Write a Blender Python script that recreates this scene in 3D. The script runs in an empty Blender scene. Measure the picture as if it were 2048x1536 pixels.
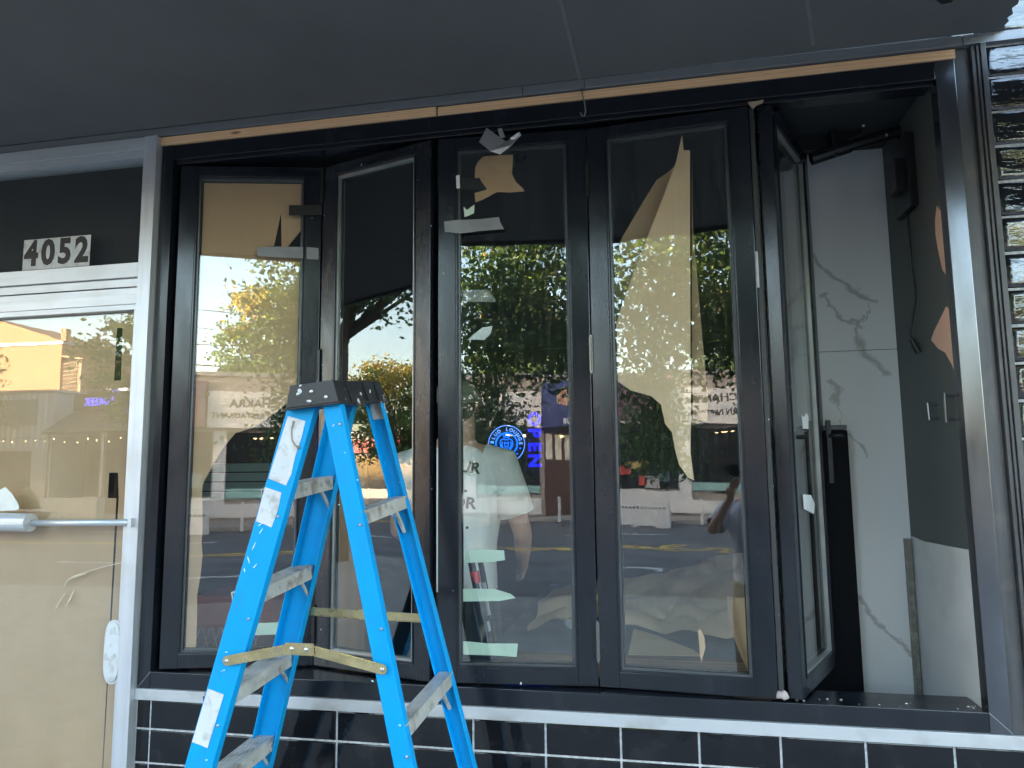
import bpy, bmesh, math, random
from mathutils import Vector, Matrix, noise
random.seed(7)
R = math.radians
sc = bpy.context.scene
COL = sc.collection

# ------------------------------------------------------------------ camera
YAW, PITCH, ROLL, FPX = R(11.43), R(6.76), R(-.624), 1465.5
CAM = Vector((0, -2.55, 1.68))
_f = Vector((-math.sin(YAW)*math.cos(PITCH), math.cos(YAW)*math.cos(PITCH), math.sin(PITCH)))
_r = Vector((math.cos(YAW), math.sin(YAW), 0)); _u = _r.cross(_f)
RIGHT = math.cos(ROLL)*_r + math.sin(ROLL)*_u
UP = -math.sin(ROLL)*_r + math.cos(ROLL)*_u
FWD = _f
cd = bpy.data.cameras.new('camera'); cam = bpy.data.objects.new('camera', cd); COL.objects.link(cam)
cd.sensor_width = 36; cd.lens = FPX/2048*36; cd.clip_start = .02; cd.clip_end = 600
cam.matrix_world = Matrix(((RIGHT.x, UP.x, -FWD.x, CAM.x), (RIGHT.y, UP.y, -FWD.y, CAM.y), (RIGHT.z, UP.z, -FWD.z, CAM.z), (0, 0, 0, 1)))
sc.camera = cam

# ------------------------------------------------------------------ world, sun, exposure
SUN_EL, SUN_AZ = R(12), R(-40)         # low sun behind our own building (+Y), to the left
w = bpy.data.worlds.new('World'); sc.world = w; w.use_nodes = True
wn = w.node_tree.nodes; wl = w.node_tree.links
bg = wn['Background']; sky = wn.new('ShaderNodeTexSky'); sky.sky_type = 'NISHITA'; sky.sun_disc = False
sky.sun_elevation = SUN_EL; sky.sun_rotation = SUN_AZ; sky.air_density = 1.0; sky.dust_density = 2.5; sky.ozone_density = 1.0
wb_ = wn.new('ShaderNodeMixRGB'); wb_.blend_type = 'MULTIPLY'; wb_.inputs[0].default_value = 1; wb_.inputs[2].default_value = (1.06, .985, .91, 1)
wl.new(sky.outputs[0], wb_.inputs[1]); wl.new(wb_.outputs[0], bg.inputs[0]); bg.inputs[1].default_value = .15
sd = bpy.data.lights.new('sun', 'SUN'); sd.energy = 3.2; sd.angle = R(.5); sd.color = (1, .86, .68)
so = bpy.data.objects.new('sun', sd); COL.objects.link(so)
sv = Vector((math.sin(SUN_AZ)*math.cos(SUN_EL), math.cos(SUN_AZ)*math.cos(SUN_EL), math.sin(SUN_EL)))
so.rotation_euler = sv.to_track_quat('Z', 'Y').to_euler(); so.location = (5, 10, 30)
sc.view_settings.view_transform = 'Standard'; sc.view_settings.look = 'None'
sc.view_settings.exposure = 4.05; sc.view_settings.gamma = 1
sc.cycles.max_bounces = 10; sc.cycles.transparent_max_bounces = 16; sc.cycles.glossy_bounces = 5
sc.cycles.diffuse_bounces = 4; sc.cycles.caustics_reflective = False; sc.cycles.caustics_refractive = False
sc.cycles.use_denoising = True

# ------------------------------------------------------------------ measuring helpers (photo pixel -> point on a real plane)
def ray(px, py):
    return RIGHT*((px-1024)/FPX) - UP*((py-768)/FPX) + FWD
def on_y(px, py, Y):
    d = ray(px, py); return CAM + d*((Y-CAM.y)/d.y)
def on_x(px, py, X):
    d = ray(px, py); return CAM + d*((X-CAM.x)/d.x)
def on_plane(px, py, p, n):
    d = ray(px, py); return CAM + d*((p-CAM).dot(n)/d.dot(n))

# ------------------------------------------------------------------ object helpers
def tag(o, label=None, cat=None, group=None, kind=None):
    if label: o['label'] = label
    if cat: o['category'] = cat
    if group: o['group'] = group
    if kind: o['kind'] = kind
    return o
def thing(name, label, cat, loc=(0, 0, 0), group=None):
    o = bpy.data.objects.new(name, None); COL.objects.link(o); o.location = loc; o.empty_display_size = .1
    return tag(o, label, cat, group)
def wloc(o):
    v = Vector((0, 0, 0))
    while o is not None:
        v += Vector(o.location); o = o.parent
    return v
def link(name, me, m, parent=None, smooth=False):
    o = bpy.data.objects.new(name, me); COL.objects.link(o)
    if m is not None:
        for mm in (m if isinstance(m, (list, tuple)) else [m]): me.materials.append(mm)
    if parent is not None:
        o.parent = parent
        off = wloc(parent)
        if off.length > 0: me.transform(Matrix.Translation(-off))
    if smooth:
        me.polygons.foreach_set('use_smooth', [True]*len(me.polygons))
    return o
class MB:
    def __init__(s): s.v = []; s.f = []; s.m = []; s.mi = 0; s.a = []
    def add(s, vs, fs):
        n = len(s.v); s.a.append((n, len(s.f))); s.v += [tuple(v) for v in vs]; s.f += [tuple(i+n for i in f) for f in fs]; s.m += [s.mi]*len(fs); return s
    def box(s, a, b, M=None):
        x0, y0, z0 = a; x1, y1, z1 = b
        vs = [Vector(p) for p in ((x0,y0,z0),(x1,y0,z0),(x1,y1,z0),(x0,y1,z0),(x0,y0,z1),(x1,y0,z1),(x1,y1,z1),(x0,y1,z1))]
        if M is not None: vs = [M @ v for v in vs]
        return s.add(vs, [(0,3,2,1),(4,5,6,7),(0,1,5,4),(1,2,6,5),(2,3,7,6),(3,0,4,7)])
    def quad(s, a, b, c, d): return s.add([a, b, c, d], [(0, 1, 2, 3)])
    def prism(s, ring0, ring1):
        n = len(ring0); vs = list(ring0)+list(ring1)
        fs = [tuple(range(n))[::-1], tuple(range(n, 2*n))] + [(i, (i+1) % n, n+(i+1) % n, n+i) for i in range(n)]
        return s.add(vs, fs)
    def tube(s, pts, r, n=8, cap=True, taper=None):
        pts = [Vector(p) for p in pts]; rings = []
        for i, p in enumerate(pts):
            d = (pts[min(i+1, len(pts)-1)]-pts[max(i-1, 0)]).normalized()
            a = d.orthogonal().normalized() if i == 0 else (prev - d*prev.dot(d)).normalized()
            prev = a; b = d.cross(a); rr = r if taper is None else r*taper[i]
            rings.append([p+(a*math.cos(t*2*math.pi/n)+b*math.sin(t*2*math.pi/n))*rr for t in range(n)])
        vs = [v for q in rings for v in q]; fs = []
        for i in range(len(pts)-1):
            for t in range(n):
                fs.append((i*n+t, i*n+(t+1) % n, (i+1)*n+(t+1) % n, (i+1)*n+t))
        if cap: fs += [tuple(range(n))[::-1], tuple(range((len(pts)-1)*n, len(pts)*n))]
        return s.add(vs, fs)
    def ball(s, c, r, n=10, m=6, sx=1, sy=1, sz=1):
        c = Vector(c); vs = []; fs = []
        for j in range(m+1):
            ph = math.pi*j/m
            for i in range(n):
                th = 2*math.pi*i/n
                vs.append(c+Vector((sx*r*math.sin(ph)*math.cos(th), sy*r*math.sin(ph)*math.sin(th), sz*r*math.cos(ph))))
        for j in range(m):
            for i in range(n):
                fs.append((j*n+i, (j+1)*n+i, (j+1)*n+(i+1) % n, j*n+(i+1) % n))
        return s.add(vs, fs)
    def loft(s, rings, n=20, cap=True):
        # rings: (center, rx, ry, yaw[, power])
        vs = []; fs = []
        for q in rings:
            c, rx, ry, yw = q[:4]; c = Vector(c); k = q[4] if len(q) > 4 else 1
            for i in range(n):
                t = 2*math.pi*i/n; ct, st = math.cos(t), math.sin(t)
                x = rx*math.copysign(abs(ct)**k, ct); y = ry*math.copysign(abs(st)**k, st)
                vs.append(c+Vector((x*math.cos(yw)-y*math.sin(yw), x*math.sin(yw)+y*math.cos(yw), 0)))
        for j in range(len(rings)-1):
            for i in range(n): fs.append((j*n+i, j*n+(i+1) % n, (j+1)*n+(i+1) % n, (j+1)*n+i))
        if cap: fs += [tuple(range(n))[::-1], tuple(range((len(rings)-1)*n, len(rings)*n))]
        return s.add(vs, fs)
    def mesh(s, name):
        me = bpy.data.meshes.new(name); me.from_pydata(s.v, [], s.f); me.update()
        me.polygons.foreach_set('material_index', s.m)
        bm = bmesh.new(); bm.from_mesh(me); bmesh.ops.recalc_face_normals(bm, faces=bm.faces); bm.to_mesh(me); bm.free()
        return me
    def each(s, name, m, parent=None, **k):      # every added shape becomes its own part
        out = []; ends = s.a[1:]+[(len(s.v), len(s.f))]
        for (v0, f0), (v1, f1) in zip(s.a, ends):
            q = MB(); q.add(s.v[v0:v1], [tuple(i-v0 for i in f) for f in s.f[f0:f1]]); out.append(q.build(name, m, parent, **k))
        return out
    def build(s, name, m, parent=None, smooth=False, bevel=0):
        me = s.mesh(name)
        if bevel:
            bm = bmesh.new(); bm.from_mesh(me)
            bmesh.ops.bevel(bm, geom=[e for e in bm.edges if len(e.link_faces) == 2 and e.calc_face_angle(0) > .5], offset=bevel, segments=2, affect='EDGES', profile=.6)
            bm.to_mesh(me); bm.free()
        return link(name, me, m, parent, smooth)
def struct(name, mb, m, **k):
    o = mb.build(name, m, None, **k); o['kind'] = 'structure'; return o

# ------------------------------------------------------------------ materials
def nodes(name):
    m = bpy.data.materials.new(name); m.use_nodes = True
    nt = m.node_tree; return m, nt.nodes, nt.links, nt.nodes['Principled BSDF']
def pm(name, col, rough=.5, metal=0., var=.12, scale=6., bump=0., bscale=60., col2=None, thr=None, spec=.5, stretch=(1, 1, 1), rvar=0., coat=0., splat=None, splat_scale=28., splat_col=(.78, .77, .74), dirt=None, emit=None, sheen=0):
    """noise-varied paint: col*(1-var..1+var) or col/col2 mix; optional paint splatter flecks and dirt streaks"""
    m, n, l, b = nodes(name)
    tc = n.new('ShaderNodeTexCoord'); mp = n.new('ShaderNodeMapping'); mp.inputs['Scale'].default_value = stretch
    l.new(tc.outputs['Object'], mp.inputs[0])
    nz = n.new('ShaderNodeTexNoise'); nz.inputs['Scale'].default_value = scale; nz.inputs['Detail'].default_value = 6; nz.inputs['Roughness'].default_value = .6
    l.new(mp.outputs[0], nz.inputs[0])
    cr = n.new('ShaderNodeValToRGB'); e = cr.color_ramp.elements
    c2 = col2 if col2 else tuple(min(1, c*(1+var)) for c in col); c1 = col if col2 else tuple(c*(1-var) for c in col)
    e[0].color = (*c1, 1); e[1].color = (*c2, 1); lo, hi = thr if thr else (.32, .68); e[0].position = lo; e[1].position = hi
    l.new(nz.outputs[0], cr.inputs[0]); out = cr.outputs[0]
    if dirt:
        d2 = n.new('ShaderNodeTexNoise'); d2.inputs['Scale'].default_value = dirt[1]; d2.inputs['Detail'].default_value = 8
        l.new(tc.outputs['Object'], d2.inputs[0]); mr = n.new('ShaderNodeMapRange'); mr.inputs[1].default_value = .52; mr.inputs[2].default_value = .72; mr.inputs[4].default_value = dirt[2]
        l.new(d2.outputs[0], mr.inputs[0]); mx = n.new('ShaderNodeMixRGB'); mx.inputs[2].default_value = (*dirt[0], 1)
        l.new(mr.outputs[0], mx.inputs[0]); l.new(out, mx.inputs[1]); out = mx.outputs[0]
    if splat:
        vo = n.new('ShaderNodeTexVoronoi'); vo.inputs['Scale'].default_value = splat_scale; vo.inputs['Randomness'].default_value = 1
        wob = n.new('ShaderNodeTexNoise'); wob.inputs['Scale'].default_value = 30; l.new(tc.outputs['Object'], wob.inputs[0])
        ad = n.new('ShaderNodeMixRGB'); ad.blend_type = 'ADD'; ad.inputs[0].default_value = .035; l.new(tc.outputs['Object'], ad.inputs[1]); l.new(wob.outputs[1], ad.inputs[2])
        l.new(ad.outputs[0], vo.inputs[0])
        sp = n.new('ShaderNodeSeparateColor'); l.new(vo.outputs['Color'], sp.inputs[0])
        th = n.new('ShaderNodeMath'); th.operation = 'MULTIPLY_ADD'; th.inputs[1].default_value = .5; th.inputs[2].default_value = splat-.5
        l.new(sp.outputs[0], th.inputs[0])
        lt = n.new('ShaderNodeMath'); lt.operation = 'LESS_THAN'; l.new(vo.outputs['Distance'], lt.inputs[0]); l.new(th.outputs[0], lt.inputs[1])
        mx = n.new('ShaderNodeMixRGB'); mx.inputs[2].default_value = (*splat_col, 1); l.new(lt.outputs[0], mx.inputs[0]); l.new(out, mx.inputs[1]); out = mx.outputs[0]
    l.new(out, b.inputs['Base Color']); b.inputs['Metallic'].default_value = metal; b.inputs['Specular IOR Level'].default_value = spec
    if rvar:
        rn = n.new('ShaderNodeTexNoise'); rn.inputs['Scale'].default_value = scale*1.7; rn.inputs['Detail'].default_value = 5; l.new(mp.outputs[0], rn.inputs[0])
        rr = n.new('ShaderNodeMapRange'); rr.inputs[1].default_value = .3; rr.inputs[2].default_value = .7; rr.inputs[3].default_value = max(.02, rough-rvar); rr.inputs[4].default_value = min(1, rough+rvar)
        l.new(rn.outputs[0], rr.inputs[0]); l.new(rr.outputs[0], b.inputs['Roughness'])
    else: b.inputs['Roughness'].default_value = rough
    if coat: b.inputs['Coat Weight'].default_value = coat; b.inputs['Coat Roughness'].default_value = .08
    if bump:
        bn = n.new('ShaderNodeTexNoise'); bn.inputs['Scale'].default_value = bscale; bn.inputs['Detail'].default_value = 5; l.new(mp.outputs[0], bn.inputs[0])
        bp = n.new('ShaderNodeBump'); bp.inputs['Strength'].default_value = 1; bp.inputs['Distance'].default_value = bump; l.new(bn.outputs[0], bp.inputs['Height']); l.new(bp.outputs[0], b.inputs['Normal'])
    if emit: b.inputs['Emission Color'].default_value = (*emit[0], 1); b.inputs['Emission Strength'].default_value = emit[1]
    return m
def glass(name, f0=.07, tint=(.9, .96, .93), wave=.0006, wsc=(1.2, 1.2, 5), rough=.0, dirt=.03):
    m, n, l, b = nodes(name); n.remove(b); out = n['Material Output']
    geo = n.new('ShaderNodeNewGeometry'); tc = n.new('ShaderNodeTexCoord')
    mp = n.new('ShaderNodeMapping'); mp.inputs['Scale'].default_value = wsc; l.new(tc.outputs['Object'], mp.inputs[0])
    nz = n.new('ShaderNodeTexNoise'); nz.inputs['Scale'].default_value = 3; nz.inputs['Detail'].default_value = 2.5; nz.inputs['Roughness'].default_value = .5; l.new(mp.outputs[0], nz.inputs[0])
    bp = n.new('ShaderNodeBump'); bp.inputs['Distance'].default_value = wave; bp.inputs['Strength'].default_value = 1; l.new(nz.outputs[0], bp.inputs['Height'])
    dt = n.new('ShaderNodeVectorMath'); dt.operation = 'DOT_PRODUCT'; l.new(geo.outputs['Incoming'], dt.inputs[0]); l.new(geo.outputs['Normal'], dt.inputs[1])
    ab = n.new('ShaderNodeMath'); ab.operation = 'ABSOLUTE'; l.new(dt.outputs['Value'], ab.inputs[0])
    om = n.new('ShaderNodeMath'); om.operation = 'SUBTRACT'; om.inputs[0].default_value = 1; l.new(ab.outputs[0], om.inputs[1])
    pw = n.new('ShaderNodeMath'); pw.operation = 'POWER'; pw.inputs[1].default_value = 5; l.new(om.outputs[0], pw.inputs[0])
    ma = n.new('ShaderNodeMath'); ma.operation = 'MULTIPLY_ADD'; ma.inputs[1].default_value = 1-f0; ma.inputs[2].default_value = f0; l.new(pw.outputs[0], ma.inputs[0])
    tr = n.new('ShaderNodeBsdfTransparent'); tr.inputs[0].default_value = (*tint, 1)
    gl = n.new('ShaderNodeBsdfGlossy'); gl.inputs['Roughness'].default_value = rough; gl.inputs['Color'].default_value = (1, 1, 1, 1); l.new(bp.outputs[0], gl.inputs['Normal'])
    mx = n.new('ShaderNodeMixShader'); l.new(ma.outputs[0], mx.inputs[0]); l.new(tr.outputs[0], mx.inputs[1]); l.new(gl.outputs[0], mx.inputs[2])
    # a film of dust, dried drips
    df = n.new('ShaderNodeBsdfDiffuse'); df.inputs[0].default_value = (.55, .55, .52, 1)
    m2 = n.new('ShaderNodeMapping'); m2.inputs['Scale'].default_value = (26, 26, 1.6); l.new(tc.outputs['Object'], m2.inputs[0])
    n2 = n.new('ShaderNodeTexNoise'); n2.inputs['Scale'].default_value = 3; n2.inputs['Detail'].default_value = 7; l.new(m2.outputs[0], n2.inputs[0])
    mr = n.new('ShaderNodeMapRange'); mr.inputs[1].default_value = .45; mr.inputs[2].default_value = .8; mr.inputs[3].default_value = dirt*.35; mr.inputs[4].default_value = dirt*3; l.new(n2.outputs[0], mr.inputs[0])
    mx2 = n.new('ShaderNodeMixShader'); l.new(mr.outputs[0], mx2.inputs[0]); l.new(mx.outputs[0], mx2.inputs[1]); l.new(df.outputs[0], mx2.inputs[2])
    l.new(mx2.outputs[0], out.inputs[0]); return m
def wood(name, c1, c2, axis='X', scale=1., knots=True, rough=.6):
    m, n, l, b = nodes(name); tc = n.new('ShaderNodeTexCoord'); mp = n.new('ShaderNodeMapping')
    s = {'X': (.35, 8, 8), 'Z': (8, 8, .35), 'Y': (8, .35, 8)}[axis]; mp.inputs['Scale'].default_value = tuple(v*scale for v in s)
    l.new(tc.outputs['Object'], mp.inputs[0])
    nz = n.new('ShaderNodeTexNoise'); nz.inputs['Scale'].default_value = 2.2; nz.inputs['Detail'].default_value = 4; l.new(mp.outputs[0], nz.inputs[0])
    wv = n.new('ShaderNodeTexWave'); wv.bands_direction = 'Z' if axis != 'Z' else 'X'; wv.inputs['Scale'].default_value = 3.2; wv.inputs['Distortion'].default_value = 9; wv.inputs['Detail'].default_value = 2; wv.inputs['Detail Scale'].default_value = .8
    l.new(mp.outputs[0], wv.inputs[0])
    ad = n.new('ShaderNodeMath'); ad.operation = 'MULTIPLY_ADD'; ad.inputs[1].default_value = .45; l.new(wv.outputs['Fac'], ad.inputs[0]); l.new(nz.outputs[0], ad.inputs[2])
    cr = n.new('ShaderNodeValToRGB'); e = cr.color_ramp.elements; e[0].position = .35; e[1].position = .95; e[0].color = (*c1, 1); e[1].color = (*c2, 1); l.new(ad.outputs[0], cr.inputs[0]); o = cr.outputs[0]
    if knots:
        mk = n.new('ShaderNodeMapping'); mk.inputs['Scale'].default_value = {'X': (2.6, 9, 9), 'Z': (9, 9, 2.6), 'Y': (9, 2.6, 9)}[axis]; l.new(tc.outputs['Object'], mk.inputs[0])
        vo = n.new('ShaderNodeTexVoronoi'); vo.inputs['Scale'].default_value = 1.6; l.new(mk.outputs[0], vo.inputs[0])
        mr = n.new('ShaderNodeMapRange'); mr.inputs[1].default_value = .06; mr.inputs[2].default_value = .13; mr.inputs[3].default_value = .85; mr.inputs[4].default_value = 0; l.new(vo.outputs['Distance'], mr.inputs[0])
        mx = n.new('ShaderNodeMixRGB'); mx.inputs[2].default_value = (.2, .075, .03, 1); l.new(mr.outputs[0], mx.inputs[0]); l.new(o, mx.inputs[1]); o = mx.outputs[0]
    l.new(o, b.inputs['Base Color']); b.inputs['Roughness'].default_value = rough
    return m
def emis(name, col, s):
    m, n, l, b = nodes(name); b.inputs['Base Color'].default_value = (*col, 1); b.inputs['Emission Color'].default_value = (*col, 1); b.inputs['Emission Strength'].default_value = s; return m
def marble(name, segs):
    """white marble; grey veins follow the given line segments (x, z, x, z, width) of the panel, broken up by noise"""
    m, n, l, b = nodes(name); tc = n.new('ShaderNodeTexCoord')
    nz = n.new('ShaderNodeTexNoise'); nz.inputs['Scale'].default_value = 7; nz.inputs['Detail'].default_value = 9; nz.inputs['Roughness'].default_value = .62; l.new(tc.outputs['Object'], nz.inputs[0])
    sb = n.new('ShaderNodeVectorMath'); sb.operation = 'SUBTRACT'; sb.inputs[1].default_value = (.5, .5, .5); l.new(nz.outputs[1], sb.inputs[0])
    sc_ = n.new('ShaderNodeVectorMath'); sc_.operation = 'MULTIPLY_ADD'; sc_.inputs[1].default_value = (.16, .0, .16); l.new(sb.outputs[0], sc_.inputs[0]); l.new(tc.outputs['Object'], sc_.inputs[2])
    fl = n.new('ShaderNodeVectorMath'); fl.operation = 'MULTIPLY'; fl.inputs[1].default_value = (1, 0, 1); l.new(sc_.outputs[0], fl.inputs[0]); acc = None
    def M2(op, a, b2=None):
        q = n.new('ShaderNodeMath'); q.operation = op
        for i, v in enumerate((a, b2)):
            if v is None: continue
            if isinstance(v, (int, float)): q.inputs[i].default_value = v
            else: l.new(v, q.inputs[i])
        return q.outputs[0]
    for x0, z0, x1, z1, wd in segs:
        A = n.new('ShaderNodeVectorMath'); A.operation = 'SUBTRACT'; A.inputs[1].default_value = (x0, 0, z0); l.new(fl.outputs[0], A.inputs[0])
        D = (x1-x0, 0, z1-z0); L2 = D[0]**2+D[2]**2
        dp = n.new('ShaderNodeVectorMath'); dp.operation = 'DOT_PRODUCT'; dp.inputs[1].default_value = D; l.new(A.outputs[0], dp.inputs[0])
        t = M2('MINIMUM', M2('MAXIMUM', M2('DIVIDE', dp.outputs['Value'], L2), 0.), 1.)
        sc2 = n.new('ShaderNodeVectorMath'); sc2.operation = 'SCALE'; sc2.inputs[0].default_value = D; l.new(t, sc2.inputs['Scale'])
        df_ = n.new('ShaderNodeVectorMath'); df_.operation = 'SUBTRACT'; l.new(A.outputs[0], df_.inputs[0]); l.new(sc2.outputs[0], df_.inputs[1])
        ln = n.new('ShaderNodeVectorMath'); ln.operation = 'LENGTH'; l.new(df_.outputs[0], ln.inputs[0])
        v = M2('DIVIDE', ln.outputs['Value'], wd); acc = v if acc is None else M2('MINIMUM', acc, v)
    n2 = n.new('ShaderNodeTexNoise'); n2.inputs['Scale'].default_value = 22; n2.inputs['Detail'].default_value = 6; l.new(tc.outputs['Object'], n2.inputs[0])
    k = M2('ADD', acc, M2('MULTIPLY', M2('SUBTRACT', n2.outputs[0], .5), 1.6))
    mr = n.new('ShaderNodeMapRange'); mr.inputs[1].default_value = .3; mr.inputs[2].default_value = 1.35; mr.inputs[3].default_value = .8; mr.inputs[4].default_value = 0; l.new(k, mr.inputs[0])
    mx = n.new('ShaderNodeMixRGB'); mx.inputs[1].default_value = (.78, .78, .78, 1); mx.inputs[2].default_value = (.4, .385, .37, 1); l.new(mr.outputs[0], mx.inputs[0])
    l.new(mx.outputs[0], b.inputs['Base Color']); b.inputs['Roughness'].default_value = .35; return m

FRAME = pm('black_frame_paint', (.010, .012, .017), .2, var=.3, scale=14, rvar=.05, spec=.55, bump=.0002, bscale=220, stretch=(1, 1, .25), splat=.045, splat_scale=16, splat_col=(.5, .5, .48))
FRAMEOLD = pm('chipped_black_paint', (.010, .012, .017), .24, var=.3, scale=14, rvar=.08, spec=.7, bump=.0005, bscale=70, stretch=(1, 1, .3), splat=.12, splat_scale=34, splat_col=(.62, .62, .6))
FRAMES = pm('spattered_black_frame', (.010, .012, .017), .2, var=.3, scale=14, rvar=.05, spec=.55, bump=.0002, bscale=220, stretch=(1, 1, .25), splat=.11, splat_scale=30, splat_col=(.6, .6, .58))
GASKET = pm('rubber_gasket', (.006, .006, .007), .5)
BEAD = pm('anodised_glazing_bead', (.11, .115, .12), .35, metal=.6, var=.2)
BEADL = pm('pale_spacer_metal', (.4, .41, .4), .35, metal=.7, var=.2)
ALU = pm('silver_aluminium', (.62, .63, .66), .42, metal=.55, var=.06, scale=5, stretch=(8, 8, .3), rvar=.06, dirt=((.4, .38, .34), 5, .3))
ALUH = pm('silver_aluminium_rail', (.6, .61, .63), .42, metal=.55, var=.06, scale=5, stretch=(.3, 8, 8), rvar=.06, dirt=((.4, .38, .34), 5, .25))
STRIPM = pm('white_painted_strip', (.52, .52, .53), .45, metal=.25, var=.05, scale=4, stretch=(.5, 6, 6), dirt=((.32, .3, .27), 9, .55))
GREYTRIM = pm('grey_trim', (.24, .245, .26), .4, metal=.4, var=.1, scale=3, stretch=(.3, 8, 8))
DARKTRIM = pm('weathered_dark_metal', (.075, .072, .075), .42, metal=.3, var=.25, scale=5, stretch=(6, 6, .4), dirt=((.13, .12, .11), 12, .5))
PINE = wood('fresh_pine', (.95, .61, .35), (.8, .46, .24), 'X', 1.)
FABRIC = pm('charcoal_awning_fabric', (.16, .155, .155), .85, var=.12, scale=1.2, bump=.0004, bscale=300, spec=.2)
SEAM = pm('awning_seam', (.2, .2, .2), .8)
KRAFT = pm('kraft_paper', (.51, .325, .185), .75, var=.07, scale=2.5, bump=.004, bscale=5, spec=.3)
KRAFTB = pm('lit_kraft_paper', (.66, .47, .3), .75, var=.07, scale=2.5, bump=.004, bscale=5, spec=.3)  # brighter copy of the kraft paper, extra light put into its colour
KRAFTD = pm('shaded_kraft_fold', (.4, .26, .15), .75, var=.08, scale=3, bump=.003, bscale=6, spec=.3)  # darker copy of the kraft paper, shade of the folds put into its colour
TAPEG = pm('grey_duct_tape', (.2, .2, .2), .4, var=.15, scale=12, bump=.001, bscale=40, metal=.2)
TAPEK = pm('black_tape', (.012, .011, .013), .4)
TAPEGR = pm('pale_green_masking_tape', (.5, .62, .5), .6, var=.06, bump=.001, bscale=40)
TAPEW = pm('white_tape', (.66, .67, .66), .5, bump=.001, bscale=40)
TAPES = pm('silver_foil_tape', (.5, .51, .53), .3, metal=.6, bump=.004, bscale=14)
TILE = pm('black_gloss_tile', (.008, .008, .01), .06, var=.3, bump=.0022, bscale=7, spec=.45, rvar=.03, dirt=((.03, .03, .032), 10, .5))
TILEW = pm('black_wavy_tile', (.006, .007, .008), .03, var=.3, bump=.012, bscale=9, spec=.9, coat=1, stretch=(.5, 1, 1.6))
GROUT = pm('pale_grout', (.5, .5, .5), .8, var=.3, scale=60, bump=.001)
GLASS = glass('window_glass', .078, tint=(.97, .985, .975), wave=.00018, wsc=(1.0, 1.0, 4.5), dirt=.008)
GLASSC = glass('clean_window_glass', .078, tint=(.97, .985, .975), wave=.00005, dirt=.004)
BLUE = pm('blue_fibreglass', (.0, .3, .66), .45, var=.06, scale=3, splat=.13, splat_scale=26, splat_col=(.5, .66, .75), bump=.0003, bscale=120, dirt=((.03, .2, .42), 16, .25), rvar=.06, spec=.25)
STEP = pm('worn_ladder_aluminium', (.55, .53, .49), .45, metal=.35, var=.2, scale=9, splat=.07, splat_scale=40, dirt=((.2, .15, .11), 24, .8), bump=.0004, bscale=150)
CAPM = pm('black_ladder_plastic', (.014, .013, .013), .4, var=.3, splat=.3, splat_scale=34, splat_col=(.6, .58, .55), bump=.0006, bscale=90)
BRASS = pm('zinc_yellow_steel', (.6, .48, .25), .3, metal=.85, var=.25, scale=14, rvar=.08, dirt=((.5, .42, .34), 22, .4))
RIVET = pm('rivet_steel', (.55, .55, .55), .3, metal=.9)
STICK = pm('worn_white_sticker', (.58, .585, .59), .5, var=.08, dirt=((.3, .26, .2), 34, .6))

exec_parts = []

# ================================================================== GROUND
CONC = pm('sidewalk_concrete', (.3, .29, .27), .85, var=.12, scale=3, bump=.002, bscale=120, dirt=((.14, .13, .12), 4, .6))
ASPH = pm('asphalt', (.12, .122, .128), .8, var=.25, scale=1.2, bump=.003, bscale=220, dirt=((.08, .08, .083), .7, .7), stretch=(.3, 1, 1))
YLINE = pm('yellow_road_paint', (.6, .42, .1), .7, var=.15, scale=9)
WLINE = pm('white_road_paint', (.6, .6, .58), .7, var=.15, scale=9)
struct('road', MB().box((-150, -22.2, -.6), (150, -7.4, -.12)), ASPH)
m = MB(); m.box((-150, -7.4, -.7), (150, -.0, 0.0)); struct('sidewalk', m, CONC)
struct('sidewalk', MB().box((-150, -60, -.7), (150, -22.2, .0)), CONC)
struct('ground', MB().box((-400, -400, -1.2), (400, 400, -.75)), CONC)
m = MB(); m.box((-150, -14.95, -.12), (150, -14.83, -.114)); m.box((-150, -14.65, -.12), (150, -14.53, -.114)); struct('road_marking', m, YLINE)
m = MB()
for k in range(-30, 30):
    m.box((k*4.5, -18.2, -.12), (k*4.5+1.6, -18.08, -.114)); m.box((k*4.5+1, -11, -.12), (k*4.5+2.6, -10.88, -.114))
struct('road_marking', m, WLINE)

# ================================================================== OUR BUILDING
STUCCO = pm('dark_storefront_render', (.11, .11, .115), .8, var=.1, bump=.002)
ROOMW = pm('dark_room_paint', (.03, .032, .035), .7, var=.1)
SIDEW = pm('charcoal_interior_wall', (.085, .095, .09), .6, var=.06, scale=3)
DRYW = pm('primed_drywall', (.62, .62, .6), .7, var=.04, scale=4, dirt=((.45, .45, .43), 7, .4))
FLOORM = pm('grey_screed_floor', (.12, .125, .13), .7, var=.2, scale=6)
PEACH = pm('torn_peach_backing', (.72, .45, .33), .8, var=.06, scale=10)
bld = thing('storefront_building', 'black tiled shopfront building with folding windows under a charcoal awning', 'building', (0, 0, 0))
m = MB(); m.box((-3.2, .02, 3.1), (22, .3, 9.5)); m.box((2.6, .02, 0), (22, .3, 3.1)); m.build('wall', STUCCO, bld)
m = MB(); m.box((-3.2, .3, 9.2), (22, 14, 9.5)); m.box((-3.2, 13.7, 3.1), (22, 14, 9.2)); m.box((-3.2, .3, 3.1), (-2.9, 13.7, 9.2)); m.box((21.7, .3, 0), (22, 13.7, 9.2)); m.build('roof_and_rear_walls', STUCCO, bld)  # unseen upper shell, height set to keep low sun off the street
nb1 = thing('sun_gap_block', 'unseen low block added left of the papered door so sun clears it', 'building', (-7, .02, 0)); MB().box((-11, .02, 0), (-3.5, 12, 5.5)).build('wall', STUCCO, nb1)  # added unseen block, kept low so sun passes over it to the tree
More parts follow.
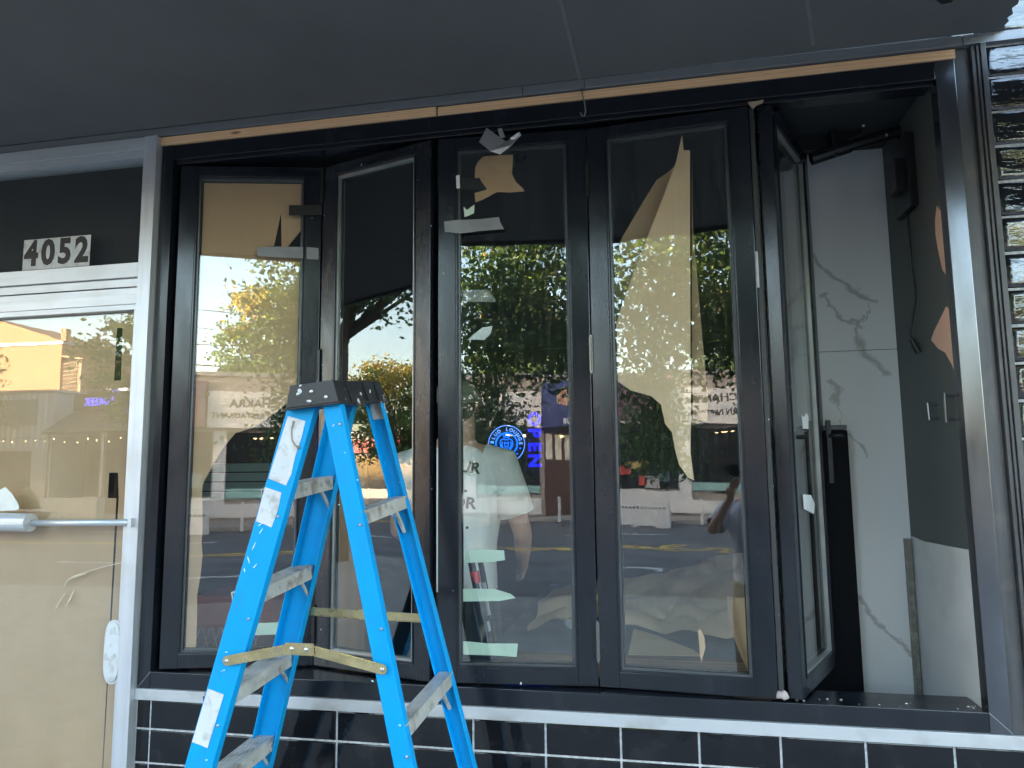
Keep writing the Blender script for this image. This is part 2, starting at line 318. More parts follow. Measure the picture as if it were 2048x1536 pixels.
nb2 = thing('shade_block', 'unseen tall block added on our side to shade the opposite row', 'building', (-28, .02, 0)); MB().box((-60, .02, 0), (-11.02, 4, 12.6)).build('wall', STUCCO, nb2)  # added unseen block that throws shade over the buildings opposite
m = MB(); m.box((-3.5, .02, 0), (-3.12, .3, 3.1)); m.box((-3.5, .02, 3.1), (-3.2, .3, 5.5)); m.build('wall', STUCCO, bld)
m = MB(); m.box((-3.4, .1, -.05), (1.15, 5.3, .14)); m.build('floor', FLOORM, bld)
m = MB(); m.box((-3.4, .13, 3.0), (1.15, 5.3, 3.09)); m.build('ceiling', ROOMW, bld)
m = MB(); m.box((-3.5, 5.3, .14), (1.2, 5.4, 3.0)); m.build('back_wall', ROOMW, bld)
m = MB(); m.box((-3.5, .12, .14), (-3.4, 5.3, 3.0)); m.build('side_wall', ROOMW, bld)
XS = .945
m = MB(); m.box((XS, .045, .14), (XS+.1, 5.29, 3.0)); sw = m.build('side_wall', SIDEW, bld); sw['label'] = 'charcoal inner side wall with torn wallpaper'
# lower unpainted drywall on that side wall, torn slanting top edge
def side_poly(pts, off, name, mt, parent, th=.004):
    P = [on_x(px, py, XS-off) for px, py in pts]
    for p in P: p.y = max(p.y, .05)
    m = MB(); m.prism([p for p in P], [p+Vector((th*.9, 0, 0)) for p in P]); return m.build(name, mt, parent)
side_poly([(1822, 1072), (1848, 1083), (1900, 1093), (1960, 1106), (1985, 1440), (1850, 1440)], .006, 'drywall_patch', DRYW, bld)
side_poly([(1873, 412), (1870, 440), (1871, 470), (1876, 500), (1885, 540), (1902, 543), (1891, 415)], .005, 'torn_wallpaper', PEACH, bld)
side_poly([(1862, 680), (1868, 662), (1878, 642), (1892, 613), (1909, 615), (1918, 735), (1902, 726), (1890, 705), (1876, 697)], .005, 'torn_wallpaper', PEACH, bld)
# marble clad pier
m = MB(); m.box((.55, .62, .14), (.9445, .95, 2.15)); mp1 = m.build('marble_panel', marble('white_veined_marble', [(p.x, p.z, q.x, q.z, w_) for p, q, w_ in [(on_y(*a, .62), on_y(*b, .62), w_) for a, b, w_ in [
    ((1625, 515), (1672, 560), .011), ((1672, 560), (1755, 603), .012), ((1640, 585), (1690, 635), .007), ((1690, 635), (1730, 665), .008), ((1725, 640), (1712, 680), .006), ((1712, 680), (1770, 745), .016), ((1740, 600), (1728, 650), .003),
    ((1662, 760), (1678, 800), .009), ((1678, 800), (1684, 850), .002), ((1700, 870), (1738, 915), .006), ((1712, 1190), (1750, 1245), .013), ((1750, 1245), (1795, 1285), .007), ((1795, 1285), (1840, 1335), .009)]]]), bld)
m = MB(); m.box((.55, .62, 2.153), (.9445, .95, 2.999)); m.build('marble_panel', bpy.data.materials['white_veined_marble'], bld)
m = MB(); m.box((.915, .585, .14), (.935, .615, on_y(1838, 1078, .59).z)); m.build('corner_trim', pm('dull_corner_trim', (.22, .21, .18), .4, metal=.5, dirt=((.5, .48, .42), 30, .6)), bld)
m = MB()
# wall strip under the windows, behind the tiles
m.box((-1.975, -.002, 0), (2.6, .3, .84)); m.box((1.085, -.002, .84), (2.6, .3, 3.1)); m.box((1.0, -.002, 3.1), (2.6, .018, 4.25)); m.box((-3.12, .1, 2.99), (1.085, .12, 3.1)); m.build('tile_backing', GROUT, bld)
def tiles(name, x0, x1, zl, cols, mt, Y, bulge, tilt, g=.0068):
    """zl = row lines from the top down; cols = first column line and pitch"""
    m = MB(); rnd = random.Random(3)
    xs = []; c = cols[0]
    while c < x1-.01:
        if c > x0+.01: xs.append(c)
        c += cols[1]
    xs = [x0]+xs+[x1]
    for i in range(len(zl)-1):
        for j in range(len(xs)-1):
            a, b, t, u = xs[j]+g/2, xs[j+1]-g/2, zl[i]-g/2, zl[i+1]+g/2
            if b-a < .01: continue
            kx = rnd.uniform(-1, 1)*tilt; kz = rnd.uniform(-1, 1)*tilt
            prof = [(0, -.012), (0, .002), (.0012, .0052), (.004, .006)] if bulge < .002 else [(0, -.012), (0, .0), (.002, .005), (.006, .0085), (.012, .0105), (.02, .011)]
            vs = []
            for ins_, dep in prof:
                for (x, z) in ((a+ins_, u+ins_), (b-ins_, u+ins_), (b-ins_, t-ins_), (a+ins_, t-ins_)):
                    vs.append((x, Y-dep+((x-a)/(b-a)-.5)*kx*(dep > .003)+((z-u)/(t-u)-.5)*kz*(dep > .003), z))
            k = len(prof); fs = [(q*4+r, q*4+(r+1) % 4, (q+1)*4+(r+1) % 4, (q+1)*4+r) for q in range(k-1) for r in range(4)]+[tuple(range((k-1)*4, k*4))]
            m.add(vs, fs)
    o = m.build(name, mt, bld, smooth=bulge > .002)
    if bulge > .002:
        for p in o.data.polygons:
            if p.area > .01: p.use_smooth = False
    return o
zl = [.8415, .735]+[.735-.121*k for k in range(1, 7)]+[0.001]
tiles('tile_cladding', -1.972, 1.084, zl, (-1.913, .25), TILE, 0.0, .0004, .0012)
zr = [3.058]+[2.946-.1185*k for k in range(0, 24)]
tiles('tile_cladding', 1.087, 2.59, zr, (1.087+.25, .25), TILEW, 0.0, .005, .006)

# ================================================================== FOLDING WINDOW
fw = thing('folding_window', 'black folding window wall with glazed sashes, some folded open', 'window', (-.48, 0, .883))
m = MB(); Y0, Y1 = -.012, .1
m.box((-1.969, Y0, .884), (-1.916, Y1, 3.022)); m.build('jamb', FRAME, fw, bevel=.002)
m = MB(); m.box((.936, Y0, .884), (.996, .04, 3.022)); m.build('jamb', pm('glossy_black_jamb', (.15, .155, .17), .2, var=.2, scale=10, metal=.85, stretch=(1, 1, .25), rvar=.05), fw, bevel=.002)
m = MB(); m.box((-1.9155, Y0+.001, 2.958), (.9355, Y1, 3.021)); m.box((-1.9155, .004, 2.944), (.9355, .012, 2.9575)); m.build('head', FRAME, fw, bevel=.002)
m = MB(); m.box((-1.9155, Y0+.001, .885), (.9355, Y1+.05, .943)); m.build('sill', FRAME, fw, bevel=.002)
# mitre joints scribed on the frame corners
m = MB()
for (xa, za, xb, zb) in [(-1.967, .886, -1.916, .943), (.996, .886, .936, .943)]:
    m.prism([(xa, Y0-.0006, za), (xa+.002, Y0-.0006, za), (xa+.002, Y0+.001, za), (xa, Y0+.001, za)], [(xb, Y0-.0006, zb), (xb+.002, Y0-.0006, zb), (xb+.002, Y0+.001, zb), (xb, Y0+.001, zb)])
m.build('mitre_joint', pm('joint_sealant', (.3, .3, .3), .6), fw)
PANELS = {}
def sash(key, a, b, label, frame_mat=FRAME, gmat=GLASS, zb=.95, zt=2.936, st=.067, rb=.053, rt=.044, bead=BEAD, flip=False):
    a = Vector((*a, 0)); b = Vector((*b, 0)); t = (b-a).normalized(); n = Vector((-t.y, t.x, 0))
    if flip: n = -n
    W = (b-a).length; M = Matrix(((t.x, n.x, 0, a.x), (t.y, n.y, 0, a.y), (0, 0, 1, 0), (0, 0, 0, 1)))
    PANELS[key] = (a, n, t, W)
    T = .046; m = MB()
    m.box((0, 0, zb), (st, T, zt), M); m.box((W-st, 0, zb), (W, T, zt), M)
    m.box((st, .0005, zb), (W-st, T, zb+rb), M); m.box((st, .0005, zt-rt), (W-st, T, zt), M)
    # corner mitre scratches
    fr = m.build('sash', frame_mat, fw, bevel=.0022); fr['label'] = label
    x0, x1, z0, z1 = st, W-st, zb+rb, zt-rt
    m = MB()
    def ringbox(x0, x1, z0, z1, wd, y0, y1, m):
        m.box((x0, y0, z0), (x0+wd, y1, z1), M); m.box((x1-wd, y0, z0), (x1, y1, z1), M)
        m.box((x0+wd, y0, z0), (x1-wd, y1, z0+wd), M); m.box((x0+wd, y0, z1-wd), (x1-wd, y1, z1), M)
    ringbox(x0+.0005, x1-.0005, z0+.0005, z1-.0005, .006, -.003, .04, m); m.build('glazing_bead', FRAME, fr, bevel=.001)
    m = MB(); ringbox(x0+.007, x1-.007, z0+.007, z1-.007, .008, .006, .04, m); m.build('glazing_bead', bead, fr)
    m = MB(); m.box((x0+.012, .014, z0+.012), (x1-.012, .018, z1-.012), M); g = m.build('pane', gmat, fr)
    m = MB(); ringbox(x0+.016, x1-.016, z0+.016, z1-.016, .004, .0185, .03, m); m.build('gasket', GASKET, fr)
    return fr, M, W
H12 = (-1.334, .145); H34 = (-.2343, .042)
s1, M1, W1 = sash(1, (-1.888, 0), (H12[0]-.002, H12[1]), 'leftmost sash, folded inward, brown paper behind its glass', bead=BEAD, gmat=GLASSC)
s2, M2, W2 = sash(2, (H12[0]+.004, H12[1]), (-.822, 0), 'second sash from the left, chipped and folded inward', FRAMEOLD, bead=BEADL, gmat=GLASSC)
s3, M3, W3 = sash(3, (-.791, 0), (H34[0]-.002, H34[1]), 'third sash with torn paper and tape on its glass', FRAMES)
s4, M4, W4 = sash(4, (H34[0]+.003, H34[1]), (.336, -.005), 'fourth sash with a hanging sheet of paper behind its glass')
s5, M5, W5 = sash(5, (.357, .006), (.492, .545), 'sash folded back edge-on beside the opening', FRAMEOLD)
s6, M6, W6 = sash(6, (.412, -.004), (.618, .47), 'open sash standing inward at the opening', FRAME, bead=BEADL, st=.052)
# hinges
HM = pm('hinge_steel_painted', (.03, .03, .032), .35, metal=.5, splat=.15, splat_scale=60); HS = pm('worn_hinge', (.2, .2, .2), .35, metal=.8)
def hinge(x, y, z, parent, mt, l=.125, r=.007):
    m = MB()
    for k in range(3): m.tube([(x, y, z-l/2+l*k/3+.001), (x, y, z-l/2+l*(k+1)/3-.001)], r, 10)
    m.tube([(x, y, z-l/2-.006), (x, y, z+l/2+.006)], r*.62, 8)
    m.build('hinge', mt, parent, smooth=False)
for z in (2.74, 2.09, 1.10): hinge(H34[0], H34[1]-.006, z, s4, HS if z < 2.5 else HM)
for z in (2.86, 2.1, 1.1): hinge(H12[0]+.001, H12[1]-.006, z, s2, HM, .14)
m = MB()
for zz in (2.18, 2.33): pass
def butt(px0, py0, px1, py1, parent):   # leaf hinge with screws seen beside the fourth sash
    a, b = on_y(px0, py0, .012), on_y(px1, py1, .012)
    m = MB(); m.box((a.x, .004, b.z), (b.x, .014, a.z)); o = m.build('hinge', HM, parent, bevel=.001)
    m = MB(); m.tube([(a.x, -.001, b.z), (a.x, -.001, a.z)], .006, 10); m.build('hinge_pin', HS, o)
    m = MB()
    for k in range(4): m.ball(((a.x+b.x)/2, .003, b.z+(a.z-b.z)*(k+.5)/4), .0045, 8, 5)
    m.each('screw', RIVET, o)
butt(1512, 506, 1527, 577, s4)
m = MB()
for (px, py) in [(1519, 248), (1518, 264), (1508, 285), (1510, 302), (1520, 252)]: m.ball(on_y(px, py, .02), .0035, 8, 5)
m.each('screw', RIVET, s5)
m = MB(); zz = [1276, 1295, 1318, 1340]
for k, py in enumerate(zz): m.ball(on_y(1557+k*1.2, py, .004), .0045, 8, 5)
m.ball(on_y(1577, 1343, .02), .006, 8, 5); m.each('screw', RIVET, s5)
a = on_y(1550, 1150, -.001)
m = MB(); m.box((.3405, -.002, .955), (.3555, .004, 2.93)); m.build('edge_strip', pm('grey_edge_strip', (.05, .05, .052), .4, metal=.4, splat=.1, splat_scale=40), s5)
# handle + lock plate on the far stile of the open sash
m = MB(); p = PANELS[6][0]+PANELS[6][2]*(W6-.02); q = p+PANELS[6][1]*.02
m.box((p.x+.012, p.y-.006, 1.62), (p.x+.03, p.y+.012, 1.86)); ho = m.build('lock_plate', FRAME, s6, bevel=.002); ho.data.materials[0] = GASKET
m = MB(); m.tube([(p.x+.02, p.y, 1.80), (p.x+.06, p.y-.006, 1.80), (p.x+.075, p.y-.006, 1.80)], .009, 10); m.build('handle', GASKET, ho, smooth=True)
# bits of old tape stuck on the open sash glass
def pane_pt(key, px, py, off):
    a, n, t, W = PANELS[key]; return on_plane(px, py, a+n*off, n)
def pane_sheet(name, key, pts, off, mt, label=None, cat=None, group=None, parent=None, th=.0008, curl=0.):
    a, n, t, W = PANELS[key]; P = []
    for i, (px, py) in enumerate(pts):
        P.append(pane_pt(key, px, py, off+curl*(((i*7919) % 5)/5-.3)))
    th = n*(th if off > 0 else th)
    m = MB(); m.prism(P, [p+th for p in P]); o = m.build(name, mt, parent)
    if label: tag(o, label, cat, group)
    return o
G = 'tape scraps left on the sash glass'
pane_sheet('tape_scrap', 6, [(1603, 828), (1607, 835), (1612, 826), (1617, 832), (1617, 858), (1606, 857)], .0105, TAPEW, 'small torn white tape scrap high on the open sash glass', 'tape', G)
pane_sheet('tape_scrap', 6, [(1606, 989), (1622, 990), (1630, 1008), (1628, 1028), (1608, 1018)], .0105, TAPEW, 'larger torn white tape scrap low on the open sash glass', 'tape', G)

# white strip between sill and tiles
tag(MB().box((-1.972, -.02, .8425), (2.5, .012, .8825)).build('sill_strip', STRIPM, None, bevel=.0015), 'long white strip between the black sill and the tiles', 'trim')
# right-hand post with grooves
pt_ = thing('frame_post', 'dark grooved metal post right of the opening', 'post', (1.04, 0, 0))
m = MB(); m.box((.9975, -.006, .884), (1.043, .08, 3.055)); m.build('face', DARKTRIM, pt_, bevel=.001)
m = MB(); m.box((1.0445, -.022, .884), (1.056, .08, 3.055)); m.box((1.058, -.028, .884), (1.066, .08, 3.055)); m.box((1.068, -.034, .884), (1.084, .08, 3.055)); m.each('groove', DARKTRIM, pt_, bevel=.001)
# timber and silver trims along the head
tag(MB().box((-1.978, -.018, 3.0235), (-.795, .012, 3.0575)).build('pine_batten', PINE, None, bevel=.001), 'left pine batten under the silver trim, above the folded sashes', 'batten', 'pine battens over the window')
tag(MB().box((-.789, -.014, 3.0235), (1.0, .012, 3.0555)).build('pine_batten', PINE, None, bevel=.001), 'right pine batten with grain and knots, above the middle sashes', 'batten', 'pine battens over the window')
tr_ = thing('soffit_trim', 'silver grey trim strip where the awning meets the wall', 'trim', (0, 0, 3.07))
for a, b in [(-5, -1.39), (-1.388, -.46), (-.458, -.23), (-.228, 1.02), (1.022, 2.5)]: MB().box((a, -.026, 3.0605), (b, .012, 3.094)).build('section', GREYTRIM, tr_, bevel=.0015)
m = MB(); pts = [on_y(px, py, -.03) for px, py in [(1163, 175), (1165, 190), (1169, 205), (1171, 222), (1169, 232), (1164, 231), (1161, 225)]]
m.tube(pts, .0028, 8); tag(m.build('wire_hook', pm('old_wire', (.2, .22, .2), .5, metal=.4), None, smooth=True), 'small bent wire hook hanging from the silver trim', 'hook')

# ================================================================== DOOR
df = thing('door_frame', 'silver aluminium door surround with a dark transom window', 'door frame', (-2.5, 0, 0))
m = MB(); m.box((-2.03, -.045, 0), (-1.9725, .06, 3.056)); m.build('post', ALU, df, bevel=.0015)
m = MB(); m.box((-3.12, -.045, 0), (-3.05, .06, 3.056)); m.build('post', ALU, df, bevel=.0015)
m = MB(); m.box((-3.05, -.04, 3.005), (-2.0305, .06, 3.055)); m.box((-3.05, -.03, 2.975), (-2.0305, .06, 3.0035)); m.build('head_rail', ALUH, df, bevel=.001)
m = MB(); m.box((-3.05, -.045, 2.468), (-2.0305, .06, 2.527)); m.box((-3.05, -.03, 2.433), (-2.0305, .05, 2.4665)); m.build('transom_rail', ALUH, df, bevel=.001)
m = MB(); m.box((-3.05, -.002, 2.527), (-2.031, .002, 2.975)); m.build('pane', GLASSC, df)
m = MB(); m.box((-3.05, .05, 2.527), (-2.031, .06, 2.975)); m.build('blackout_panel', pm('black_backing', (.006, .006, .008), .7), df)
dr = thing('glass_door', 'silver framed glass door papered over from inside', 'door', (-2.5, 0, 0))
m = MB(); m.box((-3.045, -.03, 2.338), (-2.032, .03, 2.428)); m.box((-3.045, -.036, 2.36), (-2.032, -.03, 2.40)); m.build('top_rail', ALUH, dr, bevel=.001)
m = MB(); m.box((-2.0495, -.03, 0.1), (-2.0325, .03, 2.337)); m.build('stile', ALU, dr, bevel=.001)
m = MB(); m.box((-3.045, -.03, 0.1), (-2.98, .03, 2.337)); m.build('stile', ALU, dr, bevel=.001)
m = MB(); m.box((-2.98, -.03, 0.02), (-2.0325, .03, .099)); m.build('bottom_rail', ALUH, dr, bevel=.001)
m = MB(); m.box((-2.98, -.003, .1), (-2.0495, .001, 2.337)); m.build('pane', GLASSC, dr)
# oval pull plate
m = MB(); ring = []
for i in range(24):
    t = 2*math.pi*i/24; z = 1.015+.118*math.copysign(abs(math.sin(t))**.55, math.sin(t)); x = -2.062+.04*math.copysign(abs(math.cos(t))**.8, math.cos(t)); ring.append((x, z))
m.prism([(x, -.036, z) for x, z in ring], [(x, -.0305, z) for x, z in ring]); hp = m.build('pull_plate', ALU, dr, bevel=.001)
m = MB(); m.prism([(-2.062+(x+2.062)*.78, -.042, 1.015+(z-1.015)*.9) for x, z in ring], [(-2.062+(x+2.062)*.84, -.0365, 1.015+(z-1.015)*.94) for x, z in ring]); m.build('pull_recess', STICK, hp, bevel=.001)
# push bar: thin tube in a bracket and a thick sleeve to the left
m = MB(); b0 = on_y(266, 1045, -.05); b1 = on_y(50, 1046, -.05); m.tube([b0, b1], .0125, 14); pb = m.build('push_bar', ALUH, dr, smooth=True)
m = MB(); c0 = on_y(61, 1045, -.06); c1 = Vector((-2.97, c0.y, c0.z+.002)); m.tube([c0, c1], .036, 20); m.build('sleeve', ALUH, pb, smooth=False)
m = MB(); m.box((b0.x-.012, -.066, b0.z-.016), (b0.x+.004, -.03, b0.z+.016)); m.build('bracket', ALU, pb, bevel=.001)
# kraft paper on the inside of the door, with two narrow gaps near its right edge
def y_poly(pts, Y, th=.001): 
    P = [on_y(px, py, Y) for px, py in pts]; return P
m = MB()
gx0, gx1 = -2.165, -2.128
def yr(x0, x1, z0, z1): m.box((x0, .012, z0), (x1, .013, z1))
yr(-2.98, -2.16, .1, 2.337); yr(-2.16, -2.121, .1, 1.59); yr(-2.16, -2.128, 1.69, 2.06); yr(-2.16, -2.133, 2.275, 2.337); yr(-2.128, -2.05, 1.69, 2.06)
m.prism([(-2.121, .012, .1), (-2.05, .012, .1), (-2.05, .012, 1.69), (-2.119, .012, 1.69), (-2.11, .012, 1.59)][::-1], [(-2.121, .013, .1), (-2.05, .013, .1), (-2.05, .013, 1.69), (-2.119, .013, 1.69), (-2.11, .013, 1.59)][::-1])
m.prism([(-2.128, .012, 2.06), (-2.05, .012, 2.06), (-2.05, .012, 2.337), (-2.133, .012, 2.337), (-2.133, .012, 2.275)], [(-2.128, .013, 2.06), (-2.05, .013, 2.06), (-2.05, .013, 2.337), (-2.133, .013, 2.337), (-2.133, .013, 2.275)])
tag(m.build('kraft_paper', KRAFT, None), 'big kraft paper sheet covering the whole door glass', 'paper')
# creases in that paper: raised ridge lines
# scrap of white card resting on the push bar
P = y_poly([(-15, 988), (10, 974), (24, 988), (36, 1008), (38, 1018), (30, 1021), (-15, 1022)], -.055)
m = MB(); m.prism(P, [p+Vector((0, .002, 0)) for p in P]); tag(m.build('card_scrap', pm('cream_card', (.72, .7, .64), .6, bump=.003, bscale=15), None), 'folded cream card scrap tucked above the push bar', 'card')
m = MB(); m.tube([on_y(px, py, -.006) for px, py in [(253, 1123), (210, 1133), (175, 1143), (148, 1152), (134, 1162), (128, 1172)]], .0016, 6); m.tube([on_y(px, py, -.006) for px, py in [(172, 1147), (150, 1153), (136, 1159)]], .005, 6, taper=[.3, 1, .3])
m.tube([on_y(px, py, -.006) for px, py in [(131, 1187), (120, 1202), (112, 1217)]], .0022, 6); m.tube([on_y(px, py, -.006) for px, py in [(148, 1180), (140, 1200), (132, 1214)]], .0045, 6, taper=[.3, 1, .3])
tag(m.build('tape_residue', pm('glue_residue', (.6, .5, .37), .4), None), 'pale curved glue residue on the papered door glass', 'residue')

def text_mesh(txt, size, M, mt, name='lettering', parent=None, ext=.001, bold=0., align='CENTER', sx=1., spacing=1.):
    cu = bpy.data.curves.new(name, 'FONT'); cu.body = txt; cu.size = size; cu.extrude = ext; cu.offset = bold; cu.align_x = align; cu.align_y = 'CENTER'; cu.space_character = spacing; cu.resolution_u = 3
    o = bpy.data.objects.new('tmp', cu); COL.objects.link(o); bpy.context.view_layer.update()
    me = bpy.data.meshes.new_from_object(o.evaluated_get(bpy.context.evaluated_depsgraph_get())); bpy.data.objects.remove(o); bpy.data.curves.remove(cu)
    me.transform(Matrix.Diagonal((sx, 1, 1, 1))); me.transform(M); me.name = name; me.materials.clear()
    return link(name, me, mt, parent)
def M_out(x, y, z):   # reading from the street: text faces -Y
    return Matrix(((1, 0, 0, x), (0, 0, -1, y), (0, 1, 0, z), (0, 0, 0, 1)))
def M_opp(x, y, z):   # signs across the road face +Y
    return Matrix(((-1, 0, 0, x), (0, 0, 1, y), (0, 1, 0, z), (0, 0, 0, 1)))
nb = thing('number_sign', 'white street number sticker on the dark transom window', 'number sign', (-2.457, 0, 2.608))
m = MB()
for k in range(4): m.box((-2.62+.0818*k, -.0045, 2.542), (-2.62+.0818*(k+1)-.0006, -.003, 2.674))
m.build('backing', STICK, nb)
BLK = pm('black_vinyl', (.01, .01, .012), .5)
for k, ch in enumerate('4052'):
    text_mesh(ch, .146, M_out(-2.579+.0818*k, -.0047, 2.608), BLK, 'digit', nb, .0006, .0062, sx=.88)

# ================================================================== AWNING
aw = thing('awning', 'charcoal fabric awning with a flat underside over the shopfront', 'awning', (0, 0, 3.1))
ZW, ZF, YF = 3.0965, 3.02, -1.5
def soff(px, py):
    nrm = Vector((0, ZF-ZW, -(YF))).normalized(); nrm = Vector((0, (ZW-ZF), YF)).normalized()
    return on_plane(px, py, Vector((0, 0, ZW)), nrm)
edge = [soff(px, py) for px, py in [(2000, 76), (2004, 66), (2012, 60), (2008, 52), (2018, 42), (2014, 36), (2026, 28), (2024, 16), (2036, 8), (2040, -6)]]
m = MB(); zf_ = lambda y: ZW+(ZF-ZW)*y/YF
m = MB(); YT = min(e.y for e in edge)-.02
def sq(x0, x1, y0, y1):
    m.prism([(x0, y0, zf_(y0)), (x1, y0, zf_(y0)), (x1, y1, zf_(y1)), (x0, y1, zf_(y1))], [(x0, y0, zf_(y0)+.004), (x1, y0, zf_(y0)+.004), (x1, y1, zf_(y1)+.004), (x0, y1, zf_(y1)+.004)])
sq(-14, 1.06, -.028, YF); sq(1.06, 9, YT, YF); sq(1.75, 9, -.028, YT)
for i in range(len(edge)-1):
    a_, b_ = edge[i], edge[i+1]; ya, yb = min(-.028, a_.y), min(-.028, b_.y)
    m.prism([(1.06, ya, zf_(ya)), (1.06, yb, zf_(yb)), (b_.x, yb, zf_(yb)), (a_.x, ya, zf_(ya))], [(1.06, ya, zf_(ya)+.004), (1.06, yb, zf_(yb)+.004), (b_.x, yb, zf_(yb)+.004), (a_.x, ya, zf_(ya)+.004)])
m.build('soffit', FABRIC, aw)
m = MB(); xr = 6
for xa, xb in ((-14, 1.12), (2.9, 9)): m.prism([(xa, YF, ZF-.0), (xa, YF+.03, ZF+.006), (xa, -.0, 4.3), (xa, .018, 4.3)], [(xb, YF, ZF), (xb, YF+.03, ZF+.006), (xb, 0, 4.3), (xb, .018, 4.3)]); m.build('sloping_cover', FABRIC, aw)
m = MB(); m.box((-14, YF-.02, ZF-.02), (9, YF-.001, ZF+.12)); m.build('front_rail', pm('awning_rail', (.04, .04, .045), .5, metal=.4), aw)
m = MB()
for (a, b) in [((1116, -20), (1162, 168)), ((1612, -20), (1626, 90))]:
    p, q = soff(*a), soff(*b); p.z -= .0015; q.z -= .0015; wv = Vector((.006, 0, 0))
    m.prism([p-wv, p+wv, p+wv+Vector((0, 0, .001)), p-wv+Vector((0, 0, .001))], [q-wv, q+wv, q+wv+Vector((0, 0, .001)), q-wv+Vector((0, 0, .001))])
m.each('seam', SEAM, aw)
m = MB(); q = [soff(px, py) for px, py in [(1872, 0), (1880, -14), (1912, -14), (1904, 4), (1884, 8)]]
m.prism([p-Vector((0, 0, .0015)) for p in q], [p-Vector((0, 0, .0005)) for p in q]); m.build('patch', GASKET, aw)
tiles('tile_cladding', 1.06, 2.59, [4.2-.1185*k for k in range(0, 9)]+[3.098], (1.06+.25, .25), TILEW, 0.0, .005, .006)

# ================================================================== PAPER AND TAPE ON THE SASHES
IN = .022
pane_sheet('kraft_paper', 1, [(400, 352), (612, 352), (611, 440), (601, 462), (588, 478), (575, 494), (563, 493), (562, 427), (548, 492), (520, 495), (520, 502), (612, 506), (609, 780), (596, 794), (572, 808), (534, 838), (504, 856), (471, 866), (447, 895), (428.6, 925), (407.5, 965), (404, 981), (405, 1060), (403, 1085), (405, 1110), (401, 1150), (394, 1192), (394, 1240), (391, 1312), (350, 1312), (355, 1000), (380, 700)], IN, KRAFT, 'large kraft paper sheet with a torn curved edge behind the leftmost sash', 'paper')
pane_sheet('kraft_paper', 4, [(1364, 269), (1367.5, 300), (1380, 301), (1380, 461), (1381, 700), (1382, 850), (1381, 905), (1388.5, 961), (1376, 955), (1358, 929), (1350, 899), (1344, 865), (1330, 847), (1322, 809), (1302, 792), (1262, 781), (1232, 760), (1230, 660), (1238, 629), (1264, 555), (1297, 469), (1330, 385), (1352, 324)], IN, KRAFTB, 'long torn kraft paper sheet hanging behind the fourth sash', 'paper', 'kraft paper behind the fourth sash')
pane_sheet('kraft_paper', 4, [(1384, 301), (1386, 455), (1399, 610), (1414, 780), (1416.5, 796), (1414, 841), (1386, 850), (1384, 700)], IN+.035, KRAFTD, 'narrow right-hand fold of kraft paper behind the fourth sash', 'paper', 'kraft paper behind the fourth sash')
pane_sheet('kraft_paper', 4, [(1363, 310), (1352, 330), (1334, 346), (1313, 360), (1289, 399), (1244, 475), (1224, 520), (1224, 660), (1262, 640), (1370, 420)], IN+.05, KRAFTD, 'folded-back kraft paper wing with shade in its colour, behind the fourth sash', 'paper', 'kraft paper behind the fourth sash')
pane_sheet('kraft_paper', 4, [(1396, 1260), (1401, 1258), (1409, 1275), (1411, 1295), (1405, 1316), (1403, 1327), (1400, 1310)], IN+.01, KRAFT, 'small upright torn kraft paper strip low behind the fourth sash', 'paper')
pane_sheet('kraft_paper', 3, [(950.7, 333), (957, 322), (967.7, 312.6), (1026, 309), (1024, 348), (1032, 364), (1046, 377), (1049, 382.5), (1020, 385), (994, 384), (968, 398), (950.7, 405), (949, 386), (973, 379), (962, 368), (960, 358), (949, 356)], IN, KRAFT, 'ragged kraft paper scrap at the top of the third sash', 'paper')
TG = 'tape strips stuck on the third sash glass'
pane_sheet('tape_strip', 3, [(922, 356), (960, 356), (962, 362), (974, 378), (922, 379)], IN-.002, TAPEK, 'black tape strip beside the ragged paper scrap on the third sash', 'tape', TG)
pane_sheet('tape_strip', 3, [(888, 443), (912, 440), (960, 438), (998, 434), (1001, 445), (1008, 458), (960, 462), (921, 467), (890, 464)], -.005, TAPEG, 'grey duct tape strip below the ragged paper on the third sash', 'tape', TG)
pane_sheet('tape_strip', 3, [(912, 351), (919, 350), (920, 376), (913, 377)], -.005, TAPEW, 'tiny white tape tag on the left bead of the third sash', 'tape', TG)
pane_sheet('tape_strip', 3, [(927, 413), (934, 420), (949, 409), (948, 426), (938, 431), (929, 434)], -.001, TAPEGR, 'torn pale tape scrap under the ragged paper on the third sash', 'tape', TG)
pane_sheet('tape_strip', 3, [(925, 580), (975, 579), (984, 590), (991, 600), (990, 604), (925, 603)], IN-.002, TAPEG, 'faded grey tape strip halfway up the third sash', 'tape', TG)
pane_sheet('tape_strip', 3, [(935, 680), (948, 668), (965, 655), (985, 652), (981, 668), (968, 680), (950, 679)], IN-.002, TAPEW, 'thin white peeled tape curl in the middle of the third sash', 'tape', TG)
pane_sheet('tape_strip', 3, [(932, 1102), (950, 1098), (1008, 1101), (1010, 1120), (985, 1124), (928, 1126)], IN-.002, TAPEGR, 'upper pale green tape strip on the third sash', 'tape', TG)
pane_sheet('tape_strip', 3, [(925, 1177), (990, 1178), (1022, 1188), (1031, 1196), (1000, 1202), (925, 1203)], IN-.002, TAPEGR, 'middle pale green tape strip ending in a point on the third sash', 'tape', TG)
pane_sheet('tape_strip', 3, [(926, 1282), (975, 1287), (1036, 1287), (1033, 1314), (990, 1311), (926, 1309)], IN-.002, TAPEGR, 'lowest pale green tape strip on the third sash', 'tape', TG)
pane_sheet('tape_strip', 1, [(515, 494), (560, 493), (606, 494), (606, 517), (560, 515), (516, 512), (513, 503)], -.005, TAPEG, 'grey duct tape strip across the leftmost sash glass', 'tape', 'tape on the leftmost sash')
